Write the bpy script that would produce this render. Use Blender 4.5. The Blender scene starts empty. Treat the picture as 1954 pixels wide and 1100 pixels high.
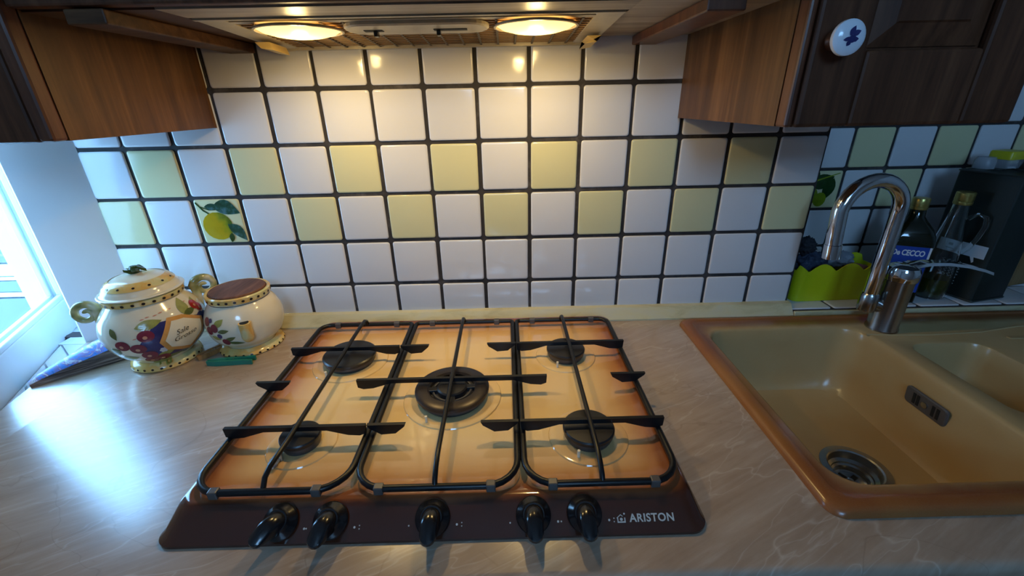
import bpy, bmesh, math, random
from mathutils import Vector, Matrix, noise
from mathutils.geometry import tessellate_polygon
random.seed(7)
PI = math.pi
S = bpy.context.scene
C = S.collection

# ------------------------------------------------------------------ camera
R = ((0.99967101, -0.01642454, -0.01970055), (-0.0246089, -0.39766299, -0.91720148), (0.00723043, 0.91738453, -0.39793635))
cam = bpy.data.cameras.new('camera')
cam.sensor_width = 36.0
cam.lens = 817.97 / 1954 * 36.0
cam.clip_start = 0.01
co = bpy.data.objects.new('camera', cam)
C.objects.link(co)
m3 = Matrix((R[0], [-v for v in R[1]], [-v for v in R[2]])).transposed()
co.matrix_world = Matrix.Translation((0.47506, -0.93901, 0.48793)) @ m3.to_4x4()
S.camera = co

# ------------------------------------------------------------------ sky, daylight portals, exposure
world = bpy.data.worlds.new('sky')
S.world = world
world.use_nodes = True
bg = world.node_tree.nodes['Background']
bg.inputs[0].default_value = (0.27, 0.57, 1.0, 1)
bg.inputs[1].default_value = 20.0
S.view_settings.view_transform = 'Standard'
S.view_settings.look = 'None'
S.view_settings.gamma = 1.0
S.view_settings.use_curve_mapping = False
S.view_settings.exposure = 0.0
LAMP_W = 0.95
BULB_W = 0.30
LENS_E = 1.9

def portal(name, loc, rot, sx, sy):
    l = bpy.data.lights.new(name, 'AREA')
    l.shape = 'RECTANGLE'; l.size = sx; l.size_y = sy
    l.cycles.is_portal = True
    o = bpy.data.objects.new(name, l); C.objects.link(o)
    o.location = loc; o.rotation_euler = rot
portal('window_portal', (-0.654, -0.077, 0.46), (0, -PI/2, math.radians(25.9)), 1.0, 0.46)
portal('rear_window_portal', (0.47, -3.16, 1.32), (PI/2, 0, 0), 0.74, 0.66)

# ------------------------------------------------------------------ materials
class NT:
    def __init__(s, name):
        s.m = bpy.data.materials.new(name); s.m.use_nodes = True
        s.t = s.m.node_tree; s.b = s.t.nodes['Principled BSDF']; s.out = s.t.nodes['Material Output']
    def n(s, typ, **kw):
        o = s.t.nodes.new(typ)
        for k, v in kw.items():
            if k.startswith('i_'):
                key = k[2:]
                key = int(key) if key.isdigit() else key.replace('_', ' ')
                if isinstance(v, bpy.types.NodeSocket): s.t.links.new(v, o.inputs[key])
                else: o.inputs[key].default_value = v
            else: setattr(o, k, v)
        return o
    def link(s, a, b): s.t.links.new(a, b)
    def tcoord(s, scale, rot):
        tc = s.n('ShaderNodeTexCoord'); mp = s.n('ShaderNodeMapping', vector_type='TEXTURE'); mp.inputs['Scale'].default_value = scale; mp.inputs['Rotation'].default_value = (0, 0, rot)
        s.link(tc.outputs['Object'], mp.inputs[0]); return mp.outputs[0]
    def coord(s, scale=(1, 1, 1), rot=(0, 0, 0), kind='Object'):
        tc = s.n('ShaderNodeTexCoord')
        mp = s.n('ShaderNodeMapping'); mp.inputs['Scale'].default_value = scale; mp.inputs['Rotation'].default_value = rot
        s.link(tc.outputs[kind], mp.inputs[0]); return mp.outputs[0]
    def noise(s, vec, scale=5, detail=4, rough=.55, dist=0.0):
        return s.n('ShaderNodeTexNoise', i_Vector=vec, i_Scale=scale, i_Detail=detail, i_Roughness=rough, i_Distortion=dist).outputs[0]
    def ramp(s, fac, stops):
        r = s.n('ShaderNodeValToRGB', i_Fac=fac); e = r.color_ramp.elements
        while len(e) < len(stops): e.new(.5)
        for k, (p, c) in enumerate(stops):
            e[k].position = p; e[k].color = (*c, 1) if len(c) == 3 else c
        return r.outputs[0]
    def mix(s, fac, a, b, mode='MIX'):
        x = s.n('ShaderNodeMix', data_type='RGBA', blend_type=mode)
        for sock, v in ((x.inputs['Factor'], fac), (x.inputs[6], a), (x.inputs[7], b)):
            if isinstance(v, bpy.types.NodeSocket): s.link(v, sock)
            else: sock.default_value = v if not isinstance(v, tuple) or len(v) == 4 else (*v, 1)
        return x.outputs[2]
    def math(s, op, a, b=0.0, clamp=False):
        x = s.n('ShaderNodeMath', operation=op, use_clamp=clamp)
        for k, v in enumerate((a, b)):
            if isinstance(v, bpy.types.NodeSocket): s.link(v, x.inputs[k])
            else: x.inputs[k].default_value = v
        return x.outputs[0]
    def bump(s, h, strength=.2, dist=.001):
        b = s.n('ShaderNodeBump', i_Height=h, i_Strength=strength, i_Distance=dist); s.link(b.outputs[0], s.b.inputs['Normal'])
    def set(s, color=None, rough=None, metal=None, spec=None, trans=None, ior=None, coat=None, emit=None, estr=None):
        for key, v in (('Base Color', color), ('Roughness', rough), ('Metallic', metal), ('Specular IOR Level', spec),
                       ('Transmission Weight', trans), ('IOR', ior), ('Coat Weight', coat), ('Emission Color', emit), ('Emission Strength', estr)):
            if v is None: continue
            if isinstance(v, bpy.types.NodeSocket): s.link(v, s.b.inputs[key])
            else: s.b.inputs[key].default_value = (*v, 1) if isinstance(v, tuple) else v
        return s.m

def srgb(r, g, b):
    f = lambda c: (c/255/12.92) if c/255 <= .04045 else ((c/255+.055)/1.055)**2.4
    return (f(r), f(g), f(b))

def plain(name, col, rough=.5, metal=0.0, var=.12, scale=20, bump=0.0, **kw):
    t = NT(name); v = t.coord()
    n = t.noise(v, scale)
    c = t.mix(n, tuple(min(1, x*(1+var)) for x in col), tuple(x*(1-var) for x in col))
    if bump: t.bump(n, bump)
    return t.set(color=c, rough=rough, metal=metal, **kw)

def wood(name, dark, mid, light, scale=(40, 40, 3), rough=.4, bump=.15, spec=.35):
    t = NT(name); v = t.coord(scale=scale)
    n1 = t.noise(v, 1.0, 6, .6, .6)
    v2 = t.coord(scale=tuple(x*5 for x in scale)); n2 = t.noise(v2, 1.0, 3, .6)
    f = t.math('ADD', t.math('MULTIPLY', n1, .75), t.math('MULTIPLY', n2, .25))
    c = t.ramp(f, [(.32, dark), (.5, mid), (.68, light)])
    t.bump(f, bump)
    return t.set(color=c, rough=rough, spec=spec)

MAT = {}
# glazed tiles
def tile_mat(name, col):
    t = NT(name); v = t.coord(scale=(1, 1, 1))
    oi = t.n('ShaderNodeObjectInfo').outputs['Random']
    n = t.noise(v, 30, 2)
    c = t.mix(t.math('MULTIPLY', oi, .5), col, tuple(x*.93 for x in col))
    c = t.mix(t.math('MULTIPLY', n, .10), c, tuple(x*.8 for x in col))
    w = t.noise(t.coord(), 22, 1.5)
    t.bump(w, .10, .004)
    return t.set(color=c, rough=.13, spec=.5)
MAT['tile_white'] = tile_mat('white_glaze', (.68, .67, .68))
MAT['tile_yellow'] = tile_mat('pale_yellow_glaze', (.66, .62, .36))
t = NT('dark_grout'); v = t.coord()
MAT['grout'] = t.set(color=t.ramp(t.noise(v, 14, 6, .7), [(.35, (.018, .016, .017)), (.55, (.035, .03, .03)), (.75, (.12, .105, .1))]), rough=.85)
# laminate worktop
t = NT('marbled_laminate'); v = t.coord()
big = t.noise(v, 3.2, 5, .6, .6)
vr = t.tcoord((.30, .045, 1), .45)
str_ = t.noise(vr, 1.0, 7, .62, .6)
base = t.ramp(big, [(.3, (.29, .195, .13)), (.5, (.40, .285, .20)), (.7, (.47, .365, .275))])
base = t.mix(t.math('MULTIPLY', str_, .8), base, t.ramp(str_, [(.35, (.27, .18, .12)), (.5, (.40, .29, .205)), (.7, (.50, .40, .31))]))
def vein(scale, rot, off, width, dist):
    vv = t.tcoord(scale, rot); a = t.noise(vv, off, 4, .5, dist)
    d = t.math('ABSOLUTE', t.math('SUBTRACT', a, .5))
    return t.ramp(d, [(0.0, (1, 1, 1)), (width, (0, 0, 0))])
v1 = vein((.55, .16, 1), .45, 1.0, .0045, .12)
v2 = vein((.40, .09, 1), .55, 1.0, .0045, .1)
v3 = vein((.30, .20, 1), -.5, 1.0, .004, .6)
base = t.mix(t.math('MULTIPLY', v1, .26), base, (.78, .70, .60))
base = t.mix(t.math('MULTIPLY', v2, .2), base, (.80, .73, .64))
base = t.mix(t.math('MULTIPLY', v3, .35), base, (.20, .12, .08))
fine = t.noise(t.tcoord((.10, .010, 1), .45), 1.0, 4, .6)
base = t.mix(t.math('MULTIPLY', t.ramp(fine, [(.52, (0, 0, 0)), (.72, (1, 1, 1))]), .26), base, (.66, .56, .46))
base = t.mix(t.math('MULTIPLY', t.ramp(fine, [(.30, (1, 1, 1)), (.46, (0, 0, 0))]), .24), base, (.21, .13, .08))
t.bump(t.noise(t.coord(), 260, 3), .06, .001)
t.b.inputs['Coat Roughness'].default_value = .21; t.b.inputs['Coat IOR'].default_value = 1.65
MAT['laminate'] = t.set(color=base, rough=.28, spec=.5, coat=1.0)

t = NT('cream_laminate_strip'); v = t.coord(scale=(3, 9, 9))
MAT['upstand'] = t.set(color=t.ramp(t.noise(v, 3, 6, .6, .8), [(.35, (.46, .40, .22)), (.5, (.58, .52, .31)), (.65, (.56, .52, .37))]), rough=.35)
# woods
MAT['oak'] = wood('cabinet_side_wood', (.042, .016, .006), (.105, .043, .014), (.19, .086, .030), (26, 26, 2.2))
MAT['oak_dark'] = wood('dark_board_wood', (.03, .012, .006), (.07, .03, .013), (.12, .055, .024), (3, 40, 40), rough=.5, spec=.2)
MAT['door_wood'] = wood('dark_oak_door', (.040, .013, .006), (.085, .031, .014), (.135, .052, .024), (40, 40, 3), rough=.5, spec=.2)
MAT['red_wood'] = wood('reddish_edge_wood', (.045, .014, .008), (.10, .033, .015), (.16, .06, .03), (40, 40, 3), rough=.35)
MAT['board_wood_lit'] = wood('lamplit_board', (.14, .10, .07), (.30, .235, .17), (.46, .39, .31), (3, 45, 45), rough=.38)  # hood board wood with the lamp glare put into its paler colour
MAT['cork'] = wood('brown_wooden_lid', (.05, .016, .007), (.13, .045, .02), (.21, .085, .04), (60, 10, 10), rough=.6)
MAT['peg_wood'] = wood('peg_wood', (.2, .08, .025), (.38, .17, .05), (.5, .25, .09), (60, 60, 10), rough=.6)
# enamels
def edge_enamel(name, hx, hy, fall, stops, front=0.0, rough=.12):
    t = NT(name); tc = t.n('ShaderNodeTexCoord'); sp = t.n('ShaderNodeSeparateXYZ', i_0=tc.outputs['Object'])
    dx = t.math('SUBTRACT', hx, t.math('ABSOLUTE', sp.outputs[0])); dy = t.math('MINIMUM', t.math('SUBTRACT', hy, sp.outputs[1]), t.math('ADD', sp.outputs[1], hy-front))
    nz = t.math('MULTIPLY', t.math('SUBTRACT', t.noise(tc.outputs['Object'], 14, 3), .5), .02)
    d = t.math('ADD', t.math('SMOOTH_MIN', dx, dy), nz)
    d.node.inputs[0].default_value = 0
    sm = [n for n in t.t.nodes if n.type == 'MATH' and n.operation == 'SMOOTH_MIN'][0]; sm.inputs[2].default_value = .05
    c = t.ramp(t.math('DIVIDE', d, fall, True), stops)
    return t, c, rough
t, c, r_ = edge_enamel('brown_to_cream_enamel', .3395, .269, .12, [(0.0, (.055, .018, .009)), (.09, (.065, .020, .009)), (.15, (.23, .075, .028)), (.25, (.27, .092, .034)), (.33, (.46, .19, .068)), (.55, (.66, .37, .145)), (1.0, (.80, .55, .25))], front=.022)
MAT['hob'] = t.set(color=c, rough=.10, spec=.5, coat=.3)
t, c, r_ = edge_enamel('brown_to_sand_composite', .499, .2635, .055, [(0.0, (.27, .080, .018)), (.50, (.22, .060, .014)), (.74, (.32, .165, .06)), (1.0, (.50, .34, .155))])
sp_ = t.noise(t.coord(), 600, 2)
c = t.mix(t.math('MULTIPLY', sp_, .25), c, (.33, .23, .11))
st = t.ramp(t.noise(t.coord(), 5, 3, .5), [(.45, (0, 0, 0)), (.75, (1, 1, 1))])
c = t.mix(t.math('MULTIPLY', st, .5), c, (.40, .20, .05))
MAT['sink'] = t.set(color=c, rough=.24, spec=.5)
MAT['hob_cream'] = plain('cream_enamel', (.80, .55, .25), .1, var=.05)
MAT['black_enamel'] = plain('black_enamel', (.006, .006, .007), .36, var=.3, scale=60, bump=.05, spec=.35)
MAT['burner_cap'] = plain('burner_cap_enamel', (.014, .013, .014), .35, var=.4, scale=40, bump=.08)
MAT['burner_alu'] = plain('grey_cast_burner', (.09, .09, .10), .45, .6, var=.25, scale=60, bump=.1)
MAT['burner_bronze'] = plain('heat_tinted_ring', (.035, .027, .026), .34, .5, var=.4, scale=25, bump=.06)
MAT['knob_plastic'] = plain('black_knob_plastic', (.009, .009, .011), .2, var=.2)
MAT['print'] = plain('silver_print', (.55, .53, .48), .4)
MAT['chrome'] = plain('chrome', (.75, .75, .76), .09, 1.0, var=.05)
MAT['steel'] = plain('brushed_steel', (.42, .42, .41), .24, 1.0, var=.15, scale=40)
MAT['dull_chrome'] = plain('scaled_chrome', (.40, .385, .37), .22, 1.0, var=.3, scale=35)
MAT['plastic_grey'] = plain('grey_plastic', (.085, .075, .07), .4)
MAT['black_hole'] = plain('dark_opening', (.004, .004, .004), .7)
# painted plaster and window
MAT['plaster'] = plain('white_plaster', (.70, .71, .72), .6, var=.04, scale=6, bump=.05)
MAT['ceiling'] = plain('ceiling_paint', (.75, .74, .72), .7, var=.03)
MAT['floor'] = plain('terracotta_floor', (.20, .11, .07), .4, var=.25, scale=8)
MAT['pvc'] = plain('white_window_paint', (.72, .73, .74), .3, var=.04)
MAT['pvc_dark'] = plain('window_gasket', (.07, .05, .055), .5)
t = NT('window_glass'); tr = t.n('ShaderNodeBsdfTransparent', i_Color=(.93, .97, .97, 1)); gl = t.n('ShaderNodeBsdfGlossy', i_Roughness=.02)
lw = t.n('ShaderNodeLayerWeight', i_Blend=.5); fr = t.math('ADD', t.math('MULTIPLY', t.math('POWER', lw.outputs['Facing'], 5.0), .9), .04); mx = t.n('ShaderNodeMixShader', i_0=fr, i_1=tr.outputs[0], i_2=gl.outputs[0]); t.link(mx.outputs[0], t.out.inputs[0])
MAT['pane'] = t.m
# hood
MAT['hood_metal'] = plain('greasy_cream_metal', (.42, .36, .26), .35, .15, var=.35, scale=25, bump=.1)
MAT['hood_dark'] = plain('hood_recess', (.03, .024, .018), .6)
MAT['filter'] = plain('greasy_orange_filter', (.95, .50, .17), .5, .0, var=.25, scale=50, bump=.2)
MAT['grille_dark'] = plain('grille_bar_metal', (.07, .045, .025), .5, .3, var=.3)
MAT['grille'] = plain('grille_metal', (.16, .10, .055), .4, .5, var=.3)
t = NT('lit_lamp_lens'); MAT['lens'] = t.set(color=(.9, .8, .55), rough=.4, emit=(1.0, .62, .19), estr=LENS_E)
MAT['clip'] = plain('yellowed_clip', (.65, .45, .16), .5)
# ceramics
t = NT('cream_majolica'); v = t.coord()
MAT['ceramic'] = t.set(color=t.mix(t.noise(v, 12, 3), (.80, .71, .53), (.70, .61, .44)), rough=.14, spec=.5, coat=.3)
t = NT('yellow_majolica_band'); v = t.coord()
MAT['ceramic_yellow'] = t.set(color=t.ramp(t.noise(v, 25, 3), [(.35, (.70, .50, .17)), (.5, (.72, .40, .10)), (.62, (.68, .58, .28)), (.8, (.5, .5, .22))]), rough=.15)
t = NT('green_painted_scroll'); v = t.coord()
MAT['ceramic_green'] = t.set(color=t.ramp(t.noise(v, 30, 2), [(.35, (.20, .20, .07)), (.48, (.45, .40, .18)), (.6, (.72, .64, .45))]), rough=.16)
MAT['leaf_knob'] = plain('green_leaf_glaze', (.05, .08, .022), .15, var=.5, scale=70)
MAT['paint_plum'] = plain('plum_glaze_paint', (.19, .022, .04), .14, var=.6, scale=60)
MAT['paint_red'] = plain('red_glaze_paint', (.38, .025, .02), .14, var=.4, scale=60)
MAT['paint_leaf'] = plain('olive_leaf_paint', (.30, .29, .07), .14, var=.6, scale=70)
MAT['paint_leaf_dark'] = plain('dark_leaf_paint', (.10, .12, .035), .14, var=.6, scale=70)
MAT['paint_blue'] = plain('indigo_paint', (.035, .035, .13), .14, var=.5, scale=60)
MAT['paint_orange'] = plain('orange_border_paint', (.62, .29, .075), .15, var=.3, scale=70)
MAT['paint_dash'] = plain('coral_dash_paint', (.60, .27, .17), .15)
MAT['paint_ink'] = plain('dark_line_paint', (.02, .014, .014), .2)
MAT['paint_white'] = plain('white_petal_paint', (.62, .6, .62), .15)
MAT['green_plastic'] = plain('green_peg_plastic', (.008, .19, .13), .35, var=.25)
# lemon print
t = NT('lemon_print'); v = t.coord(); n = t.noise(v, 35, 3)
tc = t.n('ShaderNodeTexCoord'); sp = t.n('ShaderNodeSeparateXYZ', i_0=tc.outputs['Object'])
gx = t.math('ADD', t.math('MULTIPLY', sp.outputs[0], 14), t.math('ADD', t.math('MULTIPLY', sp.outputs[2], 6), n))
MAT['lemon'] = t.set(color=t.ramp(gx, [(.2, (.46, .31, .006)), (.55, (.44, .29, .004)), (.75, (.24, .24, .008)), (.98, (.07, .12, .01))]), rough=.15)
t = NT('leaf_print'); v = t.coord(scale=(1, 1, 1)); MAT['leaf_print'] = t.set(color=t.ramp(t.noise(v, 60, 3), [(.3, (.004, .03, .012)), (.5, (.012, .065, .04)), (.7, (.06, .16, .18))]), rough=.15)
MAT['lime'] = plain('green_fruit_print', (.18, .26, .012), .15, var=.5, scale=50)
MAT['leaf_deep'] = plain('deep_green_print', (.012, .05, .012), .15, var=.6, scale=60)
# right-hand things
MAT['lime_plastic'] = plain('lime_green_plastic', (.50, .55, .008), .35, var=.06)
t = NT('crumpled_navy_cloth'); v = t.coord(); n = t.noise(v, 90, 4); t.bump(n, .8, .004)
MAT['navy'] = t.set(color=t.ramp(n, [(.35, (.008, .012, .03)), (.6, (.03, .045, .085)), (.75, (.09, .12, .18))]), rough=.8)
MAT['black_scrub'] = plain('black_scourer', (.012, .014, .022), .8, var=.6, scale=150, bump=.8)
MAT['pale_cloth'] = plain('pale_blue_film', (.30, .34, .40), .35, var=.35, scale=60, bump=.6)
MAT['pink_sponge'] = plain('dull_pink_sponge', (.20, .09, .085), .9, var=.4, scale=120, bump=.6)
MAT['dark_glass'] = plain('dark_green_glass', (.006, .008, .003), .06, var=.3, spec=.6)
MAT['gold_cap'] = plain('brassy_cap', (.50, .41, .13), .3, .85, var=.2)
MAT['label_blue'] = plain('blue_label', (.004, .04, .30), .4, var=.1)
MAT['label_white'] = plain('white_label', (.62, .64, .68), .45, var=.06)
MAT['label_gold'] = plain('gold_emblem', (.45, .36, .16), .45, var=.4, scale=200)
t = NT('clear_glass'); MAT['clear_glass'] = t.set(color=(.93, .96, .95), rough=.02, trans=1.0, ior=1.45)
t = NT('clear_plastic'); tr = t.n('ShaderNodeBsdfTransparent', i_Color=(.8, .83, .86, 1)); gl = t.n('ShaderNodeBsdfPrincipled', i_Roughness=.25); gl.inputs['Base Color'].default_value = (.6, .63, .68, 1)
mx = t.n('ShaderNodeMixShader', i_0=.35, i_1=tr.outputs[0], i_2=gl.outputs[0]); t.link(mx.outputs[0], t.out.inputs[0]); MAT['clear_plastic'] = t.m
MAT['oil'] = plain('green_olive_oil', (.035, .05, .006), .1, var=.3)
MAT['tin'] = plain('black_green_tin', (.004, .010, .008), .5, .0, var=.4, scale=12)
MAT['tin_edge'] = plain('worn_tin_edge', (.05, .055, .05), .4, .4)
MAT['tin_script'] = plain('pale_script_print', (.32, .34, .34), .5)
MAT['yellow_lid'] = plain('yellow_plastic_lid', (.55, .50, .02), .35)
MAT['orange_lid'] = plain('amber_lid', (.45, .24, .02), .35)
MAT['brown_glass'] = plain('brown_jar', (.04, .03, .022), .2)
MAT['tan_board'] = wood('tan_board', (.16, .08, .025), (.25, .14, .05), (.33, .2, .08), (30, 30, 3))
MAT['porcelain'] = plain('white_porcelain', (.72, .74, .80), .12, var=.03)
MAT['bronze'] = plain('bronze_stem', (.16, .06, .03), .35, .3)
t = NT('patterned_paper'); v = t.coord(scale=(30, 30, 30), rot=(0, 0, .9)); n = t.noise(v, 1.2, 3, .6, 1.5)
MAT['paper_top'] = t.set(color=t.ramp(n, [(.3, (.03, .06, .26)), (.43, (.06, .26, .75)), (.52, (.26, .16, .38)), (.6, (.6, .66, .75)), (.7, (.06, .14, .4))]), rough=.4)
t = NT('paper_edges'); v = t.coord(scale=(8, 8, 160)); n = t.noise(v, 2, 3)
MAT['paper_edge'] = t.set(color=t.ramp(n, [(.35, (.03, .018, .014)), (.55, (.16, .10, .08)), (.7, (.32, .26, .22))]), rough=.7)
MAT['outside_wall'] = plain('pale_outside_render', (.10, .14, .15), .8, var=.15, scale=3)
MAT['outside_blue'] = plain('blue_outside_metal', (.035, .05, .065), .5)
MAT['outside_white'] = plain('white_outside_ledge', (.3, .3, .3), .6)

# ------------------------------------------------------------------ geometry helpers
W = {}
def link(o, parent=None):
    C.objects.link(o)
    if parent is not None: o.parent = parent
    return o
def thing(name, label, cat, loc=(0, 0, 0), rz=0.0, local=False, group=None, kind=None):
    o = bpy.data.objects.new(name, None); o.empty_display_size = .02
    C.objects.link(o); o.location = loc; o.rotation_euler = (0, 0, rz)
    W[o] = Vector((0, 0, 0)) if local else Vector(loc)
    if label: o['label'] = label
    if cat: o['category'] = cat
    if group: o['group'] = group
    if kind: o['kind'] = kind
    return o
def tag(o, label, cat=None, group=None, kind=None):
    if label: o['label'] = label
    if cat: o['category'] = cat
    if group: o['group'] = group
    if kind: o['kind'] = kind
    return o
def part(name, bm, mat, parent=None, smooth=False, label=None, kind=None, origin=None):
    bmesh.ops.recalc_face_normals(bm, faces=bm.faces[:])
    if origin is None:
        lo = [min(v.co[k] for v in bm.verts) for k in range(3)]; hi = [max(v.co[k] for v in bm.verts) for k in range(3)]
        c = Vector([(lo[k]+hi[k])/2 for k in range(3)])
    else: c = Vector(origin)
    for v in bm.verts: v.co -= c
    me = bpy.data.meshes.new(name); bm.to_mesh(me); bm.free()
    mats = mat if isinstance(mat, (list, tuple)) else [mat]
    for q in mats: me.materials.append(MAT[q])
    if smooth:
        for p in me.polygons: p.use_smooth = True
        try: me.set_sharp_from_angle(angle=math.radians(smooth if smooth is not True else 40))
        except Exception: pass
    o = bpy.data.objects.new(name, me)
    C.objects.link(o)
    if parent is not None:
        o.parent = parent; o.location = c - W[parent]
    else: o.location = c
    W[o] = c
    if label: o['label'] = label
    if kind: o['kind'] = kind
    return o
def B(): return bmesh.new()
def box(bm, x0, x1, y0, y1, z0, z1, bev=0.0, seg=2):
    r = bmesh.ops.create_cube(bm, size=1.0); vs = r['verts']
    for v in vs: v.co = Vector(((x0+x1)/2+v.co.x*(x1-x0), (y0+y1)/2+v.co.y*(y1-y0), (z0+z1)/2+v.co.z*(z1-z0)))
    if bev:
        es = list({e for v in vs for e in v.link_edges})
        bmesh.ops.bevel(bm, geom=es, offset=bev, segments=seg, affect='EDGES', profile=.5)
    return bm
def bxx(*a, **k): return box(B(), *a, **k)
def xform(bm, M, verts=None):
    for v in (verts or bm.verts): v.co = M @ v.co
    return bm
def lathe(bm, prof, cx=0, cy=0, cz=0, n=32, close=False):
    rings = []
    for r, z in prof:
        if r < 1e-6: rings.append([bm.verts.new((cx, cy, cz+z))])
        else: rings.append([bm.verts.new((cx+r*math.cos(2*PI*k/n), cy+r*math.sin(2*PI*k/n), cz+z)) for k in range(n)])
    pairs = list(zip(rings, rings[1:])) + ([(rings[-1], rings[0])] if close else [])
    for a, b in pairs:
        for k in range(n):
            k2 = (k+1) % n
            f = [a[k % len(a)], a[k2 % len(a)], b[k2 % len(b)], b[k % len(b)]]
            u = []
            for q in f:
                if q not in u: u.append(q)
            if len(u) > 2:
                try: bm.faces.new(u)
                except ValueError: pass
    return bm
def tube(bm, pts, rad, n=10, closed=False, cap=True):
    pts = [Vector(p) for p in pts]; m = len(pts)
    rads = rad if isinstance(rad, (list, tuple)) else [rad]*m
    rings = []; prev = None
    for i, p in enumerate(pts):
        if closed: d = pts[(i+1) % m]-pts[i-1]
        else: d = pts[min(i+1, m-1)]-pts[max(i-1, 0)]
        d.normalize()
        if prev is None:
            a = Vector((0, 0, 1)) if abs(d.z) < .9 else Vector((1, 0, 0)); u = d.cross(a).normalized()
        else:
            u = prev - d*prev.dot(d)
            u = u.normalized() if u.length > 1e-6 else d.orthogonal().normalized()
        w = d.cross(u); prev = u
        rings.append([bm.verts.new(p+(u*math.cos(2*PI*k/n)+w*math.sin(2*PI*k/n))*rads[i]) for k in range(n)])
    for i in range(m if closed else m-1):
        a, b = rings[i], rings[(i+1) % m]
        for k in range(n): bm.faces.new((a[k], a[(k+1) % n], b[(k+1) % n], b[k]))
    if cap and not closed:
        bm.faces.new(rings[0]); bm.faces.new(rings[-1][::-1])
    return bm
def rr(x0, x1, y0, y1, r, n=6, rads=None):
    rs = rads or (r, r, r, r); out = []        # corners: (x1,y1) (x0,y1) (x0,y0) (x1,y0)
    for (cx, cy, sx, sy, a0), q in zip(((x1, y1, -1, -1, 0), (x0, y1, 1, -1, PI/2), (x0, y0, 1, 1, PI), (x1, y0, -1, 1, 1.5*PI)), rs):
        for k in range(n+1):
            a = a0+k/n*PI/2; out.append((cx+sx*q+q*math.cos(a), cy+sy*q+q*math.sin(a)))
    return out
def loft(bm, loops, cap0=False, cap1=False):
    vl = [[bm.verts.new(p) for p in L] for L in loops]; n = len(vl[0])
    for a, b in zip(vl, vl[1:]):
        for k in range(n): bm.faces.new((a[k], a[(k+1) % n], b[(k+1) % n], b[k]))
    if cap0: bm.faces.new(vl[0][::-1])
    if cap1: bm.faces.new(vl[-1])
    return vl
def z_(L, z): return [(x, y, z) for x, y in L]
def prism(bm, poly, axis, a, b):
    """extrude a 2D polygon along an axis between a and b"""
    def P(u, v, w): return {'x': (w, u, v), 'y': (u, w, v), 'z': (u, v, w)}[axis]
    A = [bm.verts.new(P(u, v, a)) for u, v in poly]; Bv = [bm.verts.new(P(u, v, b)) for u, v in poly]
    n = len(poly)
    bm.faces.new(A); bm.faces.new(Bv[::-1])
    for k in range(n): bm.faces.new((A[k], A[(k+1) % n], Bv[(k+1) % n], Bv[k]))
    return bm
def text_mesh(body, size, bold=0.0, space=1.0, shear=0.0):
    cu = bpy.data.curves.new('lettering', 'FONT'); cu.body = body; cu.size = size; cu.align_x = 'CENTER'; cu.align_y = 'CENTER'
    cu.offset = bold; cu.space_character = space; cu.shear = shear; cu.resolution_u = 3
    o = bpy.data.objects.new('lettering', cu); C.objects.link(o)
    dg = bpy.context.evaluated_depsgraph_get(); me = bpy.data.meshes.new_from_object(o.evaluated_get(dg))
    bm = B(); bm.from_mesh(me)
    bpy.data.objects.remove(o); bpy.data.curves.remove(cu); bpy.data.meshes.remove(me)
    return bm

# ------------------------------------------------------------------ the setting
ZA = 0.52; P = 0.105; TW = 0.0975
wl = B()
def win_line(t_, out=0.0): return (-.707+.4366*t_-.8996*out, .1-.8996*t_-.4366*out)
prism(wl, [(-.412, .26), (-.412, .003), (-.500, -.068), (-.505, -.066), (-.505, .145), win_line(-.048), win_line(-.048, .08), (-.80, .26)], 'z', -.9, 1.75)
prism(wl, [(-.412, -1.45), (-.412, -.50), win_line(.415), win_line(.415, .08), (-.70, -1.45)], 'z', -.9, 1.75)
Q = [(-.412, .003), (-.412, -.50), win_line(.415), win_line(.415, .08), win_line(-.048, .08), win_line(-.048), (-.505, .145), (-.505, -.066), (-.5, -.068)]
prism(wl, Q, 'z', -.9, -.0462); prism(wl, Q, 'z', 1.0, 1.75)
wall_left = tag(part('wall_left', wl, 'plaster'), 'white plastered left wall with the window opening', kind='structure')
wall_back = tag(part('wall_back', bxx(-.412, 1.1555, .003, .26, -.9, 1.75), 'grout'), 'tiled kitchen wall behind the hob', kind='structure')
wall_alc = tag(part('wall_alcove', bxx(1.1555, 3.0, .203, .26, -.9, 1.75), 'grout'), 'tiled wall set back behind the sink', kind='structure')
ledge = tag(part('ledge_alcove', bxx(1.1555, 3.0, -.022, .203, -.9, .0125), 'grout'), 'low tiled ledge behind the sink', kind='structure')
for nm, a in (('floor', (-2.0, 3.0, -3.0, .26, -1.0, -.9)), ('ceiling', (-2.0, 3.0, -3.0, .26, 1.75, 1.85)), ('wall_right', (3.0, 3.1, -3.0, .26, -.9, 1.75)),
              ('wall_side', (-2.1, -2.0, -3.0, -1.4, -.9, 1.75)), ('wall_return', (-2.1, -.76, -1.45, -1.35, -.9, 1.75))):
    tag(part(nm, bxx(*a), 'floor' if nm == 'floor' else 'ceiling' if nm == 'ceiling' else 'plaster'), None, kind='structure')
wf = B()
box(wf, -2.1, .10, -3.15, -3.0, -.9, 1.75); box(wf, .84, 3.1, -3.15, -3.0, -.9, 1.75)
box(wf, .10, .84, -3.15, -3.0, -.9, .99); box(wf, .10, .84, -3.15, -3.0, 1.65, 1.75)
tag(part('wall_front', wf, 'plaster'), None, kind='structure')
w2 = thing('window_2', None, None, (.47, -3.08, 1.05), kind='structure')
fb = B(); box(fb, .10, .84, -3.1, -3.05, .99, 1.01); box(fb, .10, .84, -3.1, -3.05, 1.63, 1.65)
for x in (.10, .82): box(fb, x, x+.02, -3.1, -3.05, 1.01, 1.63)
part('window_frame', fb, 'pvc', w2)

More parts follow.
